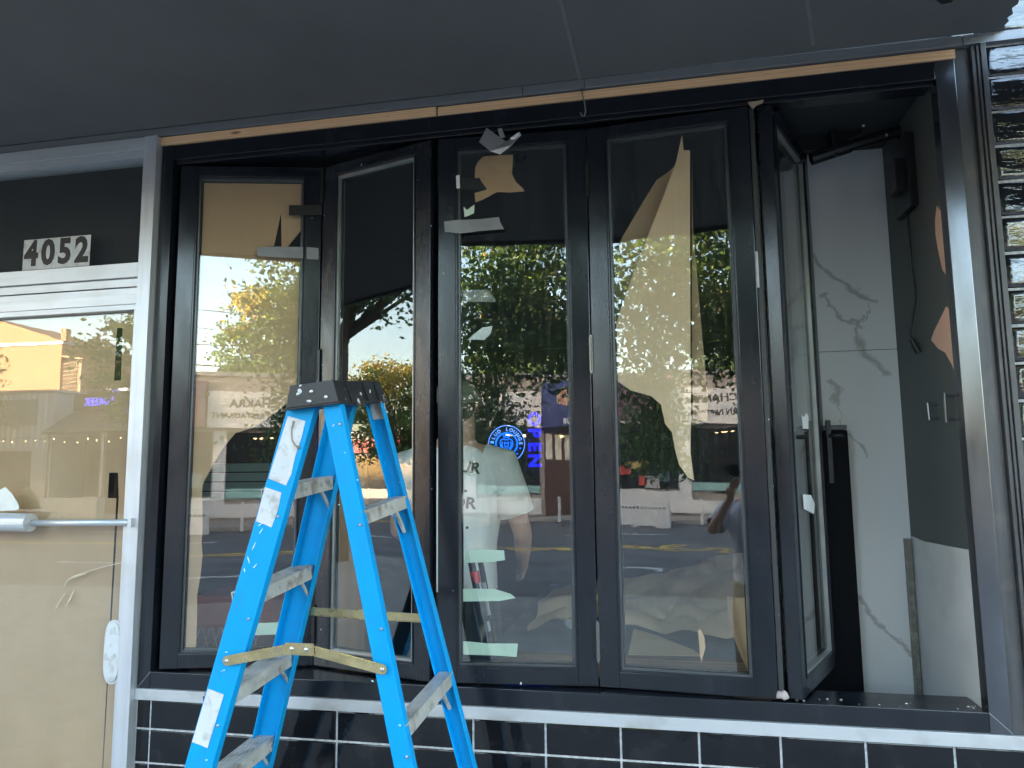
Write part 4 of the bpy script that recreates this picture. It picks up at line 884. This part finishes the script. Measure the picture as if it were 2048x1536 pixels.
def person(label, base, H, yaw, arms, shirt, pants, cap=None, lettering=None, shirt_z=(.47, .83), hands=None, group=None, hunch=0.):
    """base at the feet; figure built facing local +Y then turned by yaw. arms: {'L':(elbow, wrist),'R':...} local coordinates"""
    t = thing('person', label, 'person', base, group); B = Matrix.Translation(Vector(base)) @ Matrix.Rotation(yaw, 4, 'Z'); k = H/1.78
    def Lc(x, y, z): return B @ Vector((x*k, y*k, z*k))
    nd = []; ed = []
    def N(x, y, z, r, r2=None):
        p = Lc(x, y, z); nd.append((p.x, p.y, p.z, r*k, (r2 or r)*k)); return len(nd)-1
    pelv = N(0, 0, .95, .13, .10); wst = N(0, 0, 1.08, .12, .09); ch = N(0, .0, 1.27, .14, .1); nk0 = N(0, -.01, 1.44, .075); nk = N(0, .005, 1.52, .056); hd0 = N(0, .02, 1.60, .075); hd = N(0, .015, 1.68, .088); hd2 = N(0, .005, 1.73, .06)
    ed += [(pelv, wst), (wst, ch), (ch, nk0), (nk0, nk), (nk, hd0), (hd0, hd), (hd, hd2)]
    ns_ = N(0, .105, 1.635, .014); ed.append((hd0, ns_)); 
    for s in (-1, 1):
        e = N(s*.088, .0, 1.645, .016); ed.append((hd, e))
        hp_ = N(s*.1, 0, .88, .085); kn = N(s*.11, .01, .49, .058); an = N(s*.11, -.02, .09, .042); to = N(s*.12, .14, .035, .035); ed += [(pelv, hp_), (hp_, kn), (kn, an), (an, to)]
    for s, key in ((-1, 'L'), (1, 'R')):
        E_, W_ = arms[key]; sh = N(s*.185, -.01, 1.42, .056); ed.append((nk0, sh)); e = N(*E_, .043); ed.append((sh, e)); mid = N(*[(E_[i]*.6+W_[i]*.4) for i in range(3)], .04); ed.append((e, mid)); wr = N(*W_, .027); ed.append((mid, wr))
        wp = Lc(*W_); dirv = (Lc(*W_)-Lc(*E_)).normalized(); hs = hands[key] if hands else dict(curl=.25)
        pn = B.to_3x3() @ Vector(hs.get('palm', (-s, 0, 0))); dv = (B.to_3x3() @ Vector(hs['dir'])) if 'dir' in hs else dirv
        hand(nd, ed, wr, wp, dv, pn, hs.get('thumb', 1), hs.get('curl', .25))
    body = skin_mesh('body', nd, ed, SKIN, t, 2, pelv)
    # hair
    m = MB(); c = Lc(0, -.012, 1.69); m.ball(c, .099*k, 20, 12, .98, 1.08, 1.02)
    vs = [v for v in m.v]; 
    if cap is None: m.build('hair', HAIR, t, smooth=True)
    else:
        m2 = MB(); m2.ball(Lc(0, -.03, 1.655), .088*k, 18, 10, 1, 1, .95); m2.build('hair', HAIR, t, smooth=True)
        m3 = MB(); n = 24; rg = []
        for q in range(8):
            a_ = q/7*math.pi/2; rr = .107*math.cos(a_*.98)+.001; z = 1.665+.095*math.sin(a_); rg.append((Lc(0, -.005, z), rr*k, rr*1.12*k, yaw))
        m3.loft([(Lc(0, -.005, 1.655), .107*k, .12*k, yaw)]+rg, 24); co_ = m3.build('cap', cap, t, smooth=True)
        m4 = MB(); P = [Lc(.085*math.cos(a), .1+.085*math.sin(a), 1.665-.0*math.sin(a)) for a in [math.pi*i/12 for i in range(13)]]; m4.prism(P, [p+Vector((0, 0, .006)) for p in P]); m4.build('brim', cap, co_)
        # strap opening at the back with a small tag
        q = [Lc(x, y, z) for x, y, z in ((-.014, -.131, 1.71), (.014, -.131, 1.71), (.014, -.127, 1.728), (-.014, -.127, 1.728))]; m5 = MB(); m5.prism(q, [p+B.to_3x3() @ Vector((0, -.002, 0)) for p in q]); m5.build('badge', TAPEW, co_)
    # shirt: one lofted shell with sleeves
    m = MB(); zr_ = [(.90, .168, .125), (.93, .17, .128), (1.02, .165, .122), (1.12, .165, .122), (1.25, .185, .132), (1.34, .196, .135), (1.40, .19, .12), (1.445, .15, .095), (1.475, .095, .08), (1.49, .075, .072)]
    rn_ = random.Random(int(H*1000))
    rings = [(Lc(.004*math.sin(z*23), .004*math.cos(z*17), z), rx*k, ry*k, yaw, .82) for z, rx, ry in zr_]
    m.loft(rings, 32, cap=False); sh_ = m.build('shirt', shirt, t, smooth=True)
    bm = bmesh.new(); bm.from_mesh(sh_.data); bmesh.ops.subdivide_edges(bm, edges=bm.edges, cuts=2, use_grid_fill=True)
    for v in bm.verts:
        q = v.co*9; f = noise.noise(Vector((q.x*1.5, q.y*1.5, q.z*.55)))*.013+noise.noise(Vector((q.x*3+q.z*1.3, q.y*3, q.z*1.4)))*.007
        d_ = Vector((v.co.x, v.co.y, 0)); v.co += (d_.normalized()*f if d_.length > 1e-4 else Vector())
    bm.to_mesh(sh_.data); bm.free(); sh_.data.polygons.foreach_set('use_smooth', [True]*len(sh_.data.polygons))
    for s, key in ((-1, 'L'), (1, 'R')):
        a = Vector(Lc(s*.12, -.01, 1.42)); b = Vector(Lc(s*.19, -.01, 1.405)); e = Lc(*arms[key][0]); f = b+(e-b)*.72
        m = MB(); m.tube([a, b, b+(f-b)*.5, f, f+(f-b)*.02], .078*k, 20, cap=False, taper=[.9, 1, .95, .98, .9]); m.build('sleeve', shirt, sh_, smooth=True)
    # trousers
    nd2 = []; 
    def N2(x, y, z, r): p = Lc(x, y, z); nd2.append((p.x, p.y, p.z, r*k)); return len(nd2)-1
    a = N2(0, 0, .98, .145); b = N2(0, 0, .9, .14); e2 = [(a, b)]
    for s in (-1, 1):
        h_ = N2(s*.1, 0, .8, .1); k_2 = N2(s*.11, .01, .5, .082); n_2 = N2(s*.11, -.01, .1, .07); e2 += [(b, h_), (h_, k_2), (k_2, n_2)]
    skin_mesh('trousers', nd2, e2, pants, t, 2, b)
    m = MB()
    for s in (-1, 1):
        m.loft([(Lc(s*.115, .05, 0.0), .05*k, .14*k, yaw, .8), (Lc(s*.115, .05, .03), .052*k, .142*k, yaw, .8), (Lc(s*.115, .03, .075), .046*k, .11*k, yaw, .8), (Lc(s*.112, -.02, .12), .04*k, .05*k, yaw)], 18)
    m.build('shoes', MK, t, smooth=True)
    return t, B, k, Lc, sh_
TEE = pm('off_white_cotton', (.8, .8, .77), .85, var=.06, scale=5, bump=.004, bscale=12); DTR = pm('dark_trousers', (.02, .024, .03), .8)
CAPG = pm('grey_green_cap', (.13, .15, .11), .8)
tag(MB().box((-1.2, .3, .141), (-.5, .85, .289)).build('platform', ROOMW, None), 'low dark platform under the worker inside', 'platform')
tw, Bw, kw, Lw, shw = person('worker inside seen from behind in a white printed T-shirt and grey-green cap', (-.855, .47, .29), 1.80, R(4),
    {'L': ((-.27, .06, 1.13), (-.22, .27, 1.05)), 'R': ((.275, .02, 1.12), (.25, .22, .98))}, TEE, DTR, cap=CAPG, hands={'L': dict(palm=(1, 0, 0), curl=.5, thumb=-1), 'R': dict(palm=(-1, 0, 0), curl=.5)})
INK = pm('shirt_print', (.05, .06, .07), .8)
for txt, px, py in (('YOUR', 952, 938), ('.', 931, 975), ('FOR', 944, 1010), ('.', 931, 1050)):
    p = on_y(px, py, .3); to_ = text_mesh(txt, .064, M_out(p.x, p.y-.3, p.z) @ Matrix.Rotation(R(-8), 4, 'Z'), INK, 'print', shw, .0, .0018, align='RIGHT')
    bm = bmesh.new(); bm.from_mesh(to_.data); bmesh.ops.subdivide_edges(bm, edges=[e for e in bm.edges if e.calc_length() > .012], cuts=2); bmesh.ops.triangulate(bm, faces=bm.faces)
    for v in bm.verts:
        hit, loc_, _, _ = shw.ray_cast(Vector((v.co.x, v.co.y-.5, v.co.z)), Vector((0, 1, 0)))
        v.co.y = loc_.y-.0035 if hit else 99
    bmesh.ops.delete(bm, geom=[v for v in bm.verts if v.co.y > 50], context='VERTS')
    bm.to_mesh(to_.data); bm.free()
# the photographer, standing just behind the lens
TEEL = pm('pale_lilac_cotton', (.78, .8, .9), .85, var=.06, scale=5, bump=.004, bscale=12)
PH = pm('khaki_shorts', (.1, .085, .065), .8)
tp, Bp, kp, Lp, shp = person('photographer in a pale lilac T-shirt holding up a phone on the sidewalk', (.15, -2.93, 0), 1.76, R(4),
    {'L': ((-.29, .14, 1.25), (-.13, .30, 1.49)), 'R': ((.32, .12, 1.24), (.12, .33, 1.49))}, TEEL, PH,
    hands={'L': dict(palm=(.75, .5, .3), dir=(.35, .0, 1), curl=.55, thumb=1), 'R': dict(palm=(-.75, .5, .3), dir=(-.35, .0, 1), curl=.55, thumb=-1)})
m = MB(); m.loft([(Lp(0, .01, 1.455), .10*kp, .095*kp, R(4)), (Lp(0, .015, 1.49), .085*kp, .08*kp, R(4)), (Lp(0, .02, 1.53), .07*kp, .07*kp, R(4))], 20, cap=False); tl_ = m.build('neck_scarf', pm('teal_cotton', (.03, .2, .24), .8, bump=.004), tp, smooth=True)
m = MB(); m.loft([(Lp(0, 0, .905), .152*kp, .118*kp, R(4)), (Lp(0, 0, .945), .152*kp, .118*kp, R(4))], 24, cap=False); m.build('belt', MK, tp)
m = MB(); m.box((-.012, -2.615, 1.628), (.145, -2.606, 1.705)); tag(m.build('phone', MK, None, bevel=.003), 'dark phone held sideways by the photographer', 'phone')

# ================================================================== ACROSS THE STREET (seen reflected in the glass)
BARK = pm('grey_brown_bark', (.11, .085, .065), .9, var=.4, scale=14, bump=.02, bscale=14, stretch=(1, 1, .2))
def leafmat(name, c, c2):
    m, n, l, b = nodes(name); oi = n.new('ShaderNodeTexCoord'); nz = n.new('ShaderNodeTexNoise'); nz.inputs['Scale'].default_value = 1.3; nz.inputs['Detail'].default_value = 5; l.new(oi.outputs['Object'], nz.inputs[0])
    cr = n.new('ShaderNodeValToRGB'); e = cr.color_ramp.elements; e[0].position = .36; e[1].position = .64; e[0].color = (*c, 1); e[1].color = (*c2, 1); l.new(nz.outputs[0], cr.inputs[0]); l.new(cr.outputs[0], b.inputs['Base Color'])
    b.inputs['Roughness'].default_value = .5; b.inputs['Transmission Weight'].default_value = 0
    tr = n.new('ShaderNodeBsdfTranslucent'); l.new(cr.outputs[0], tr.inputs[0]); mx = n.new('ShaderNodeMixShader'); mx.inputs[0].default_value = .35; l.new(b.outputs[0], mx.inputs[1]); l.new(tr.outputs[0], mx.inputs[2]); l.new(mx.outputs[0], n['Material Output'].inputs[0]); return m
LG = leafmat('green_leaves', (.13, .21, .04), (.2, .29, .07)); LD = leafmat('dark_leaves', (.07, .14, .04), (.11, .18, .055)); LY = leafmat('autumn_sunlit_leaves', (.55, .36, .06), (.36, .33, .08))
def tree(name, label, base, trunk_h, trunk_r, cc, cr_, leaf, nclump, nleaf, seed, ymix=.25, group=None, lean=(0, 0), gap=None, droop=None):
    rnd = random.Random(seed); t = thing(name, label, 'tree', base, group); bx, by, bz = base
    top = Vector((cc[0], cc[1], cc[2]+cr_[2]*.3)); fork = Vector((bx+lean[0], by+lean[1], bz+trunk_h)); m = MB()
    m.tube([(bx, by, bz), (bx+lean[0]*.3, by+lean[1]*.3, bz+trunk_h*.4), fork, fork.lerp(top, .5), top], trunk_r, 12, taper=[1.25, 1, .85, .5, .15])
    clumps = []
    for i in range(nclump):
        while True:
            v = Vector((rnd.uniform(-1, 1), rnd.uniform(-1, 1), rnd.uniform(-1, 1)))
            if .25 < v.length < 1: break

        v = v.normalized()*(.45+.55*rnd.random()**.6); c_ = Vector((cc[0]+v.x*cr_[0], cc[1]+v.y*cr_[1], cc[2]+v.z*cr_[2]))
        if gap and math.hypot(c_.x-gap[0], (c_.z-gap[1])*.6) < gap[2]: continue
        clumps.append(c_)
    if droop:
        for i in range(droop[2]): clumps.append(Vector([droop[0][q]+droop[1][q]*rnd.uniform(-1, 1) for q in range(3)]))
        m.tube([fork.lerp(top, .25), Vector(droop[0])+Vector((.5, 0, 1.1)), Vector(droop[0])+Vector((0, 0, .3))], trunk_r*.3, 6, taper=[1, .6, .2])
    for i in range(min(26, len(clumps))):
        c = clumps[i]; s0 = fork.lerp(top, rnd.uniform(0, .6)); mid = s0.lerp(c, .5)+Vector((rnd.uniform(-.1, .1), rnd.uniform(-.1, .1), .12*cr_[2])); m.tube([s0, mid, c], trunk_r*.32, 6, taper=[1, .6, .2])
    m.build('trunk', BARK, t, smooth=True)
    m = MB()
    for c in clumps:
        r_ = rnd.uniform(.16, .3)*min(cr_); hz = (c.z-cc[2])/cr_[2]
        base_mat = 2 if rnd.random() < ymix*max(0, hz)*2.6 else (0 if rnd.random() < .45+.35*hz else 1)  # clumps yellow and lighter upward, darker downward: sun and shade put into leaf colour
        for q in range(nleaf):
            d = Vector((rnd.gauss(0, 1), rnd.gauss(0, 1), rnd.gauss(0, .5)))*r_*.66; p = c+d
            a = Vector((rnd.gauss(0, 1), rnd.gauss(0, 1), rnd.gauss(0, .6)-.3)).normalized(); b = a.cross(Vector((rnd.gauss(0, 1), rnd.gauss(0, 1), rnd.gauss(0, 1)))).normalized()
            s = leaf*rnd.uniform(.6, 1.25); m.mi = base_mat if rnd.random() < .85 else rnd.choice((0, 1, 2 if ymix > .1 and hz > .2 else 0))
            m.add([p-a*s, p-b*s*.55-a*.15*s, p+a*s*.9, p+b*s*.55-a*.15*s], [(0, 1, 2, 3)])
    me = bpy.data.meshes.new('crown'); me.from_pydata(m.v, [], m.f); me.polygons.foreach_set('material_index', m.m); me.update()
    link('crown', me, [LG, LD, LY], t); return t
TG_ = 'street trees along the kerbs'
tree('street_tree', 'near leafy kerb tree turning yellow, with a sunlit top painted in, in front of the folding window', (1.15, -6.5, 0), 2.3, .16, (.75, -6.3, 4.3), (2.5, 1.75, 1.75), .042, 480, 120, 3, .3, TG_, gap=(-.05, 4.2, .34), droop=((-1.17, -6.3, 2.5), (.2, .5, .8), 26))
tree('street_tree', 'thick-trunked street tree to the left of the shop', (-11.05, -6.35, 0), 4.2, .17, (-10.2, -6.6, 6.1), (2.6, 2.3, 1.6), .075, 80, 60, 5, .08, TG_)
tree('street_tree', 'green street tree beyond the dark patio roof', (-17.6, -20.2, 0), 2.6, .16, (-17.7, -20.2, 5.4), (2.2, 2.0, 2.3), .11, 90, 60, 8, .06, TG_)
tree('street_tree', 'tall autumn tree down the street on the far side', (-29.4, -21.6, 0), 2.2, .16, (-29.6, -22.0, 4.9), (2.9, 2.4, 3.0), .11, 150, 90, 13, .55, TG_)
tree('street_tree', 'rounded tree standing behind the restaurant roof', (-1.4, -36.5, 0), 4, .2, (-1.5, -36.5, 8.2), (2.7, 2.6, 3.6), .13, 160, 90, 17, .25, None)
tree('street_tree', 'street tree to the right of the restaurant', (11.2, -20.4, 0), 2.6, .16, (11.2, -20.4, 5.2), (2.4, 2.2, 2.4), .13, 80, 60, 19, .2, TG_)

WALLA = pm('greige_parapet', (.3, .27, .25), .8, var=.08); WIN = pm('dark_shop_glass', (.02, .022, .026), .08, var=.3); SID = pm('white_siding', (.62, .64, .66), .6, var=.04, bump=.02, bscale=1.2, stretch=(.01, .01, 14))
AQP = pm('aqua_panel', (.25, .45, .45), .5); WARM = emis('warm_bulb', (1., .72, .36), 1.2); CURT = pm('pale_curtain', (.55, .55, .5), .8)
def bldg(name, label, x0, x1, y0, depth, h, wall, loc=None):
    t = thing(name, label, 'building', ((x0+x1)/2, y0, 0)); MB().box((x0, y0-depth, 0), (x1, y0, h)).build('wall', wall, t)
    MB().box((x0-.08, y0-depth-.05, h+.001), (x1+.08, y0+.08, h+.14)).build('parapet_cap', GREYTRIM, t); return t
YB = -25
rb = bldg('restaurant_building', 'low restaurant building with a white sign board and dark windows', -9.2, 4.4, YB, 9, 5.2, WALLA)
m = MB()
for a, b, z0, z1 in ((-3.1, -.75, .8, 3.15), (-6.9, -3.6, .9, 3.15), (.9, 3.9, .8, 3.15)): m.box((a, YB+.002, z0), (b, YB+.03, z1))
m.each('window', WIN, rb)
m = MB(); m.box((-.55, YB+.002, .02), (.75, YB+.05, 3.1)); m.build('door', pm('brown_door', (.06, .03, .025), .5), rb)
m = MB(); m.box((-3.55, YB+.002, .15), (-3.12, YB+.06, 3.2)); m.box((-3.115, YB+.002, .15), (-.7, YB+.06, .62)); m.box((-6.95, YB+.002, .15), (-3.56, YB+.055, .85)); m.build('siding', SID, rb)
MB().box((-3.09, YB+.035, .82), (-.76, YB+.07, 1.15)).build('panel', AQP, rb)
m = MB()
for k in range(4): m.box((-.5+.36*k, YB+.06, 2.1), (-.25+.36*k, YB+.08, 3.05))
m.each('curtain', CURT, rb)
m = MB(); rnd = random.Random(2)
for k in range(5): m.ball((-2.2+.22*k+rnd.uniform(-.05, .05), YB+.06, 2.95), .035, 6, 4, 2, 1, .7)
m.ball((.12, YB+.12, 2.95), .07, 8, 6); m.each('lamp', WARM, rb)
GO = [((.4, .06, .05), -5.6, 1.5, .5, .35), ((.3, .24, .08), -5.1, 1.75, .9, .25), ((.4, .4, .4), -4.55, .95, .55, .5), ((.5, .08, .06), -4.9, 1.1, .3, .3), ((.1, .17, .2), -4.1, 1.2, .4, .5)]
for i, (c, x, z, w_, h_) in enumerate(GO): MB().box((x-w_/2, YB+.035, z), (x+w_/2, YB+.07, z+h_)).build('poster', pm('poster_%d' % i, c, .6), rb)
# signs: one white board between two blue rounded awnings
SW_ = pm('white_sign_board', (.7, .7, .69), .5); SB_ = pm('navy_awning', (.035, .05, .16), .7); SP_ = pm('plum_awning', (.1, .045, .08), .7); DK = pm('dark_lettering', (.03, .028, .03), .5); WH = pm('white_lettering', (.75, .75, .75), .5)
s_ = thing('restaurant_sign', 'white sign board with dark restaurant lettering', 'sign', (-2.2, YB, 4)); MB().box((-3.76, YB+.05, 3.32), (-.63, YB+.3, 4.6)).build('board', SW_, s_)
text_mesh('CHAKRA', .4, M_opp(-2.2, YB+.305, 4.17), DK, 'lettering', s_, .004, .012, sx=1.05); text_mesh('INDIAN RESTAURANT', .27, M_opp(-2.2, YB+.305, 3.73), DK, 'lettering', s_, .004, .007, sx=1.08)
def barrel(name, label, x0, x1, mt, seal):
    a = thing(name, label, 'awning', ((x0+x1)/2, YB, 3.3), 'rounded awnings either side of the white sign'); m = MB(); n = 12; P = []
    prof = [(YB+.02, 3.3), (YB+1.0, 3.3), (YB+1.0, 3.62)]+[(YB+.02+.98*math.cos(q/8*math.pi/2), 3.62+1.4*math.sin(q/8*math.pi/2)) for q in range(1, 9)]
    m.prism([(x0, y, z) for y, z in prof], [(x1, y, z) for y, z in prof]); m.build('cover', mt, a)
    text_mesh('604-684-8636', .22, M_opp((x0+x1)/2, YB+1.005, 3.45), WH, 'lettering', a, .003, .006, sx=1.1)
    if seal:
        for r_, mm, o in ((.46, pm('cream_seal', (.55, .42, .3), .6), 0), (.36, pm('red_seal', (.4, .16, .13), .6), .012), (.2, pm('seal_centre', (.55, .4, .28), .6), .024)):
            c = Vector(((x0+x1)/2-.45, YB+.93+o, 4.3)); m = MB(); m.tube([c, c+Vector((0, .012, 0))], r_, 28); m.build('seal', mm, a)
        c = Vector(((x0+x1)/2-.45, YB+.93, 4.3)); m = MB()
        for k in range(16): m.ball(c+Vector((.28*math.cos(k*math.pi/8), .03, .28*math.sin(k*math.pi/8))), .035, 6, 4)
        m.build('seal_stud', bpy.data.materials['cream_seal'], a)
barrel('round_awning', 'navy rounded awning with a round seal to the right of the white sign', -.6, 2.3, SB_, True)
barrel('round_awning', 'plum rounded awning to the left of the white sign', -5.9, -3.8, SP_, False)
# shops left and right
sb = bldg('shop_building', 'low dark shop building between the restaurant and the patio', -16.0, -9.3, YB, 9, 5.25, pm('brick_red_brown', (.16, .09, .075), .8, var=.2, scale=2))
m = MB(); m.box((-15.5, YB+.002, .7), (-12.9, YB+.03, 3.0)); m.box((-12.4, YB+.002, .7), (-9.8, YB+.03, 3.0)); m.each('window', WIN, sb); MB().box((-15.8, YB+.002, 3.3), (-9.5, YB+.2, 4.2)).build('fascia', pm('cream_fascia', (.5, .45, .38), .7), sb)
gb = bldg('patio_building', 'dark taverna building with a covered patio', -25.3, -16.2, YB-1, 8, 5.4, pm('dark_patio_wall', (.075, .06, .055), .8))
m = MB(); m.prism([(-25.2, YB-.9, 4.9), (-25.2, YB+1.6, 3.5), (-25.2, YB+1.6, 3.4), (-25.2, YB-.9, 4.8)], [(-16.6, YB-.9, 4.9), (-16.6, YB+1.6, 3.5), (-16.6, YB+1.6, 3.4), (-16.6, YB-.9, 4.8)]); m.build('patio_roof', pm('dark_roof', (.045, .038, .035), .8), gb)
m = MB()
for x in (-25, -22.3, -19.5, -16.8): m.box((x-.07, YB+1.4, 0), (x+.07, YB+1.54, 3.4))
m.each('patio_post', pm('pale_post', (.35, .33, .3), .7), gb)
m = MB(); 
for x in (-24.5, -21.5, -18.6): m.box((x-.6, YB-.99, .9), (x+.7, YB-.96, 2.8))
m.each('window', WIN, gb)
gs = thing('neon_sign', 'blue neon lettering over the taverna patio', 'neon sign', (-23.8, YB+.1, 4.8), 'blue neon signs over the patio')
NBO = emis('neon_outdoor_blue', (.12, .12, 1.), .5)
text_mesh('GREEK', .42, M_opp(-23.8, YB+.25, 4.83), NBO, 'lettering', gs, .01, .004); MB().box((-25.0, YB+.05, 4.5), (-22.1, YB+.2, 5.2)).build('board', DK, gs)
ns2 = thing('neon_sign', 'blue neon outline and triangle beside the taverna lettering', 'neon sign', (-22.7, YB+.2, 4.7), 'blue neon signs over the patio')
m = MB(); q = [(-23.0, 4.72), (-22.76, 4.72), (-22.76, 5.3), (-23.0, 5.3), (-23.0, 4.72)]; m.tube([(x, YB+.3, z) for x, z in q], .022, 6); q = [(-22.55, 4.2), (-22.15, 4.2), (-22.35, 4.55), (-22.55, 4.2)]; m.tube([(x, YB+.3, z) for x, z in q], .03, 6); m.build('tube', NBO, ns2)
sl = thing('string_lights', 'string of small warm bulbs under the patio roof', 'string lights', (-22, YB+1.7, 3.3)); rnd = random.Random(4); m = MB(); cp2 = [(-27.4+.25*k, YB+1.72, 3.28-.09*abs(math.sin(k*.5))) for k in range(43)]; m.tube(cp2, .008, 4); m.build('wire', MK, sl)
m = MB()
for k in range(0, 43, 2): x, y, z = cp2[k]; m.ball((x+rnd.uniform(-.1, .1), y, z-.05-rnd.uniform(0, .12)), .028, 6, 4)
m.each('bulb', WARM, sl)
cb_ = bldg('column_building', 'pale shopfront with a sign board on striped cladding', -31.8, -26.2, YB, 8, 5.35, pm('pale_cladding', (.48, .46, .47), .7, var=.05))
m = MB()
for k in range(17): m.box((-31.6+.31*k, YB+.002, 2.9), (-31.45+.31*k, YB+.05, 5.3))
m.build('cladding_batten', pm('pale_batten', (.6, .58, .6), .7), cb_); MB().box((-31, YB+.002, .5), (-27.2, YB+.04, 2.8)).build('window', WIN, cb_)
cs = thing('shop_sign', 'grey-green shop sign board with faded lettering', 'sign', (-29, YB, 4.5)); MB().box((-31.5, YB+.06, 3.95), (-27.0, YB+.2, 5.05)).build('board', pm('grey_green_board', (.22, .24, .22), .6), cs)
text_mesh('AUTO', .5, M_opp(-28.6, YB+.205, 4.6), pm('faded_lettering', (.42, .42, .38), .6), 'lettering', cs, .004, .01); text_mesh('SINCE 1980', .16, M_opp(-28.2, YB+.205, 4.12), bpy.data.materials['faded_lettering'], 'lettering', cs, .004, .003)
ob = bldg('orange_building', 'tall plain building with a sunlit orange side wall', -33.6, -29.0, -28.2, 5, 8.2, pm('orange_stucco', (.42, .22, .11), .85, var=.05, scale=1.2))
m = MB(); m.prism([(-33.6, -33.2, 8.34), (-33.6, -28.15, 8.34), (-33.6, -28.15, 9.8), (-33.6, -33.2, 9.8)], [(-29.0, -33.2, 8.34), (-29.0, -28.15, 8.34), (-29.0, -28.15, 8.36), (-29.0, -33.2, 8.36)]); m.build('sloping_parapet', bpy.data.materials['orange_stucco'], ob)
MB().box((-29.1, -28.5, 8.36), (-28.8, -28.2, 8.95)).build('chimney', bpy.data.materials['orange_stucco'], ob)
m = MB(); 
for k in range(9):
    m.tube([(-28.95+.11*k, -28.3, 5.4), (-28.95+.11*k+.9*(k < 1), -28.3, 7.3-.0*k)], .018, 4); 
for k in range(9): m.tube([(-28.95, -28.29, 5.6+.2*k), (-28.0, -28.29, 5.7+.2*k)], .018, 4)
m.build('lattice', pm('lattice_wood', (.4, .27, .17), .8), ob); m = MB(); m.box((-28.0, -28.4, 5.4), (-27.85, -28.25, 7.35)); m.prism([(-29, -28.5, 7.5), (-27.6, -28.5, 7.3), (-27.6, -28.5, 7.38), (-29, -28.5, 7.58)], [(-29, -28.0, 7.5), (-27.6, -28.0, 7.3), (-27.6, -28.0, 7.38), (-29, -28.0, 7.58)]); m.build('lattice_frame', bpy.data.materials['lattice_wood'], ob)
fb = bldg('far_shops', 'distant row of shops with a red fascia down the street', -75, -34, YB-3, 9, 4.4, pm('cream_far_wall', (.42, .38, .34), .8))
MB().box((-74, YB-2.998, 3.0), (-34.5, YB-2.7, 3.9)).build('fascia', pm('red_fascia', (.45, .06, .05), .6), fb); MB().box((-73, YB-2.998, .6), (-35, YB-2.96, 2.8)).build('window', WIN, fb)
nbg = bldg('shop_building', 'plain beige shop building to the right of the restaurant', 4.6, 22, YB, 9, 5.0, pm('beige_wall', (.36, .33, .29), .8)); MB().box((5, YB+.002, .6), (21.5, YB+.04, 3.0)).build('window', WIN, nbg)
# bollards, planter wall
WP = pm('white_bollard_paint', (.7, .71, .72), .5)
b0 = thing('bollard', 'white post at the far kerb, nearest the white barrier', 'bollard', (-2.39, -21.5, -.12), 'white posts along the far kerb')
m = MB(); m.tube([(-2.39, -21.5, -.12), (-2.39, -21.5, .80)], .05, 10); m.build('post', WP, b0); m = MB(); m.tube([(-2.39, -21.5, -.12), (-2.39, -21.5, -.08)], .12, 12); m.build('base', DK, b0)
def dup(root, loc, label):
    r = root.copy(); COL.objects.link(r); r.location = loc; r['label'] = label
    for ch in list(root.children): c = ch.copy(); COL.objects.link(c); c.parent = r
    return r
for i, (x, y, lb) in enumerate([(-.07, -21.5, 'white post at the far kerb in front of the navy awning'), (-1.15, -22.0, 'white post at the far kerb in front of the white sign'), (-3.5, -22.1, 'white post at the far kerb just past the barrier end'), (2.3, -21.6, 'rightmost white post at the far kerb'), (-7.2, -21.6, 'white post at the far kerb left of the barrier')]): dup(b0, (x, y, -.12), lb)
jb = thing('barrier', 'white patio barrier with planters across the road', 'barrier', (-4.1, -21, -.12)); m = MB(); m.box((-4.95, -21.0, -.12), (-3.3, -20.8, .58)); m.build('panel', WP, jb, bevel=.01); m = MB()
for k in range(12): m.box((-4.8+.12*k, -20.8, .44), (-4.73+.12*k, -20.785, .52))
m.build('vent', GREYTRIM, jb)
m = MB(); m.box((-24.2, -22.0, .02), (-20.8, -21.6, .85)); tag(m.build('patio_planter', pm('pale_planter', (.45, .42, .38), .7), None), 'long pale planter in front of the taverna patio', 'planter')
# overhead wires on two poles
up = thing('utility_pole', 'tall wooden utility pole behind the restaurant', 'pole', (-16, -34, 0)); m = MB(); m.tube([(-16, -34, 0), (-16, -34, 11)], .15, 8, taper=[1, .7]); m.build('shaft', BARK, up); MB().box((-17.2, -34.1, 9.6), (-14.8, -33.95, 9.8)).build('crossarm', BARK, up)
up2 = dup(up, (22, -34, 0), 'tall wooden utility pole far to the right behind the shops'); up2['group'] = up['group'] = 'wooden utility poles'
up3 = dup(up, (-54, -34, 0), 'tall wooden utility pole far down the street')
up3['group'] = up['group']
for i, (z, y) in enumerate([(9.85, -34.0), (9.0, -34), (8.2, -33.9), (7.2, -33.9), (6.9, -33.9)]):
    m = MB()
    for a, b in ((-54, -16), (-16, 22)): m.tube([(a+(b-a)*k/10, y, z-.5*(1-(k/5-1)**2)) for k in range(11)], .018, 4)
    tag(m.build('overhead_wire', MK, None), ['topmost', 'second', 'middle', 'fourth', 'lowest'][i]+' overhead wire behind the low roofs', 'wire', 'overhead wires')
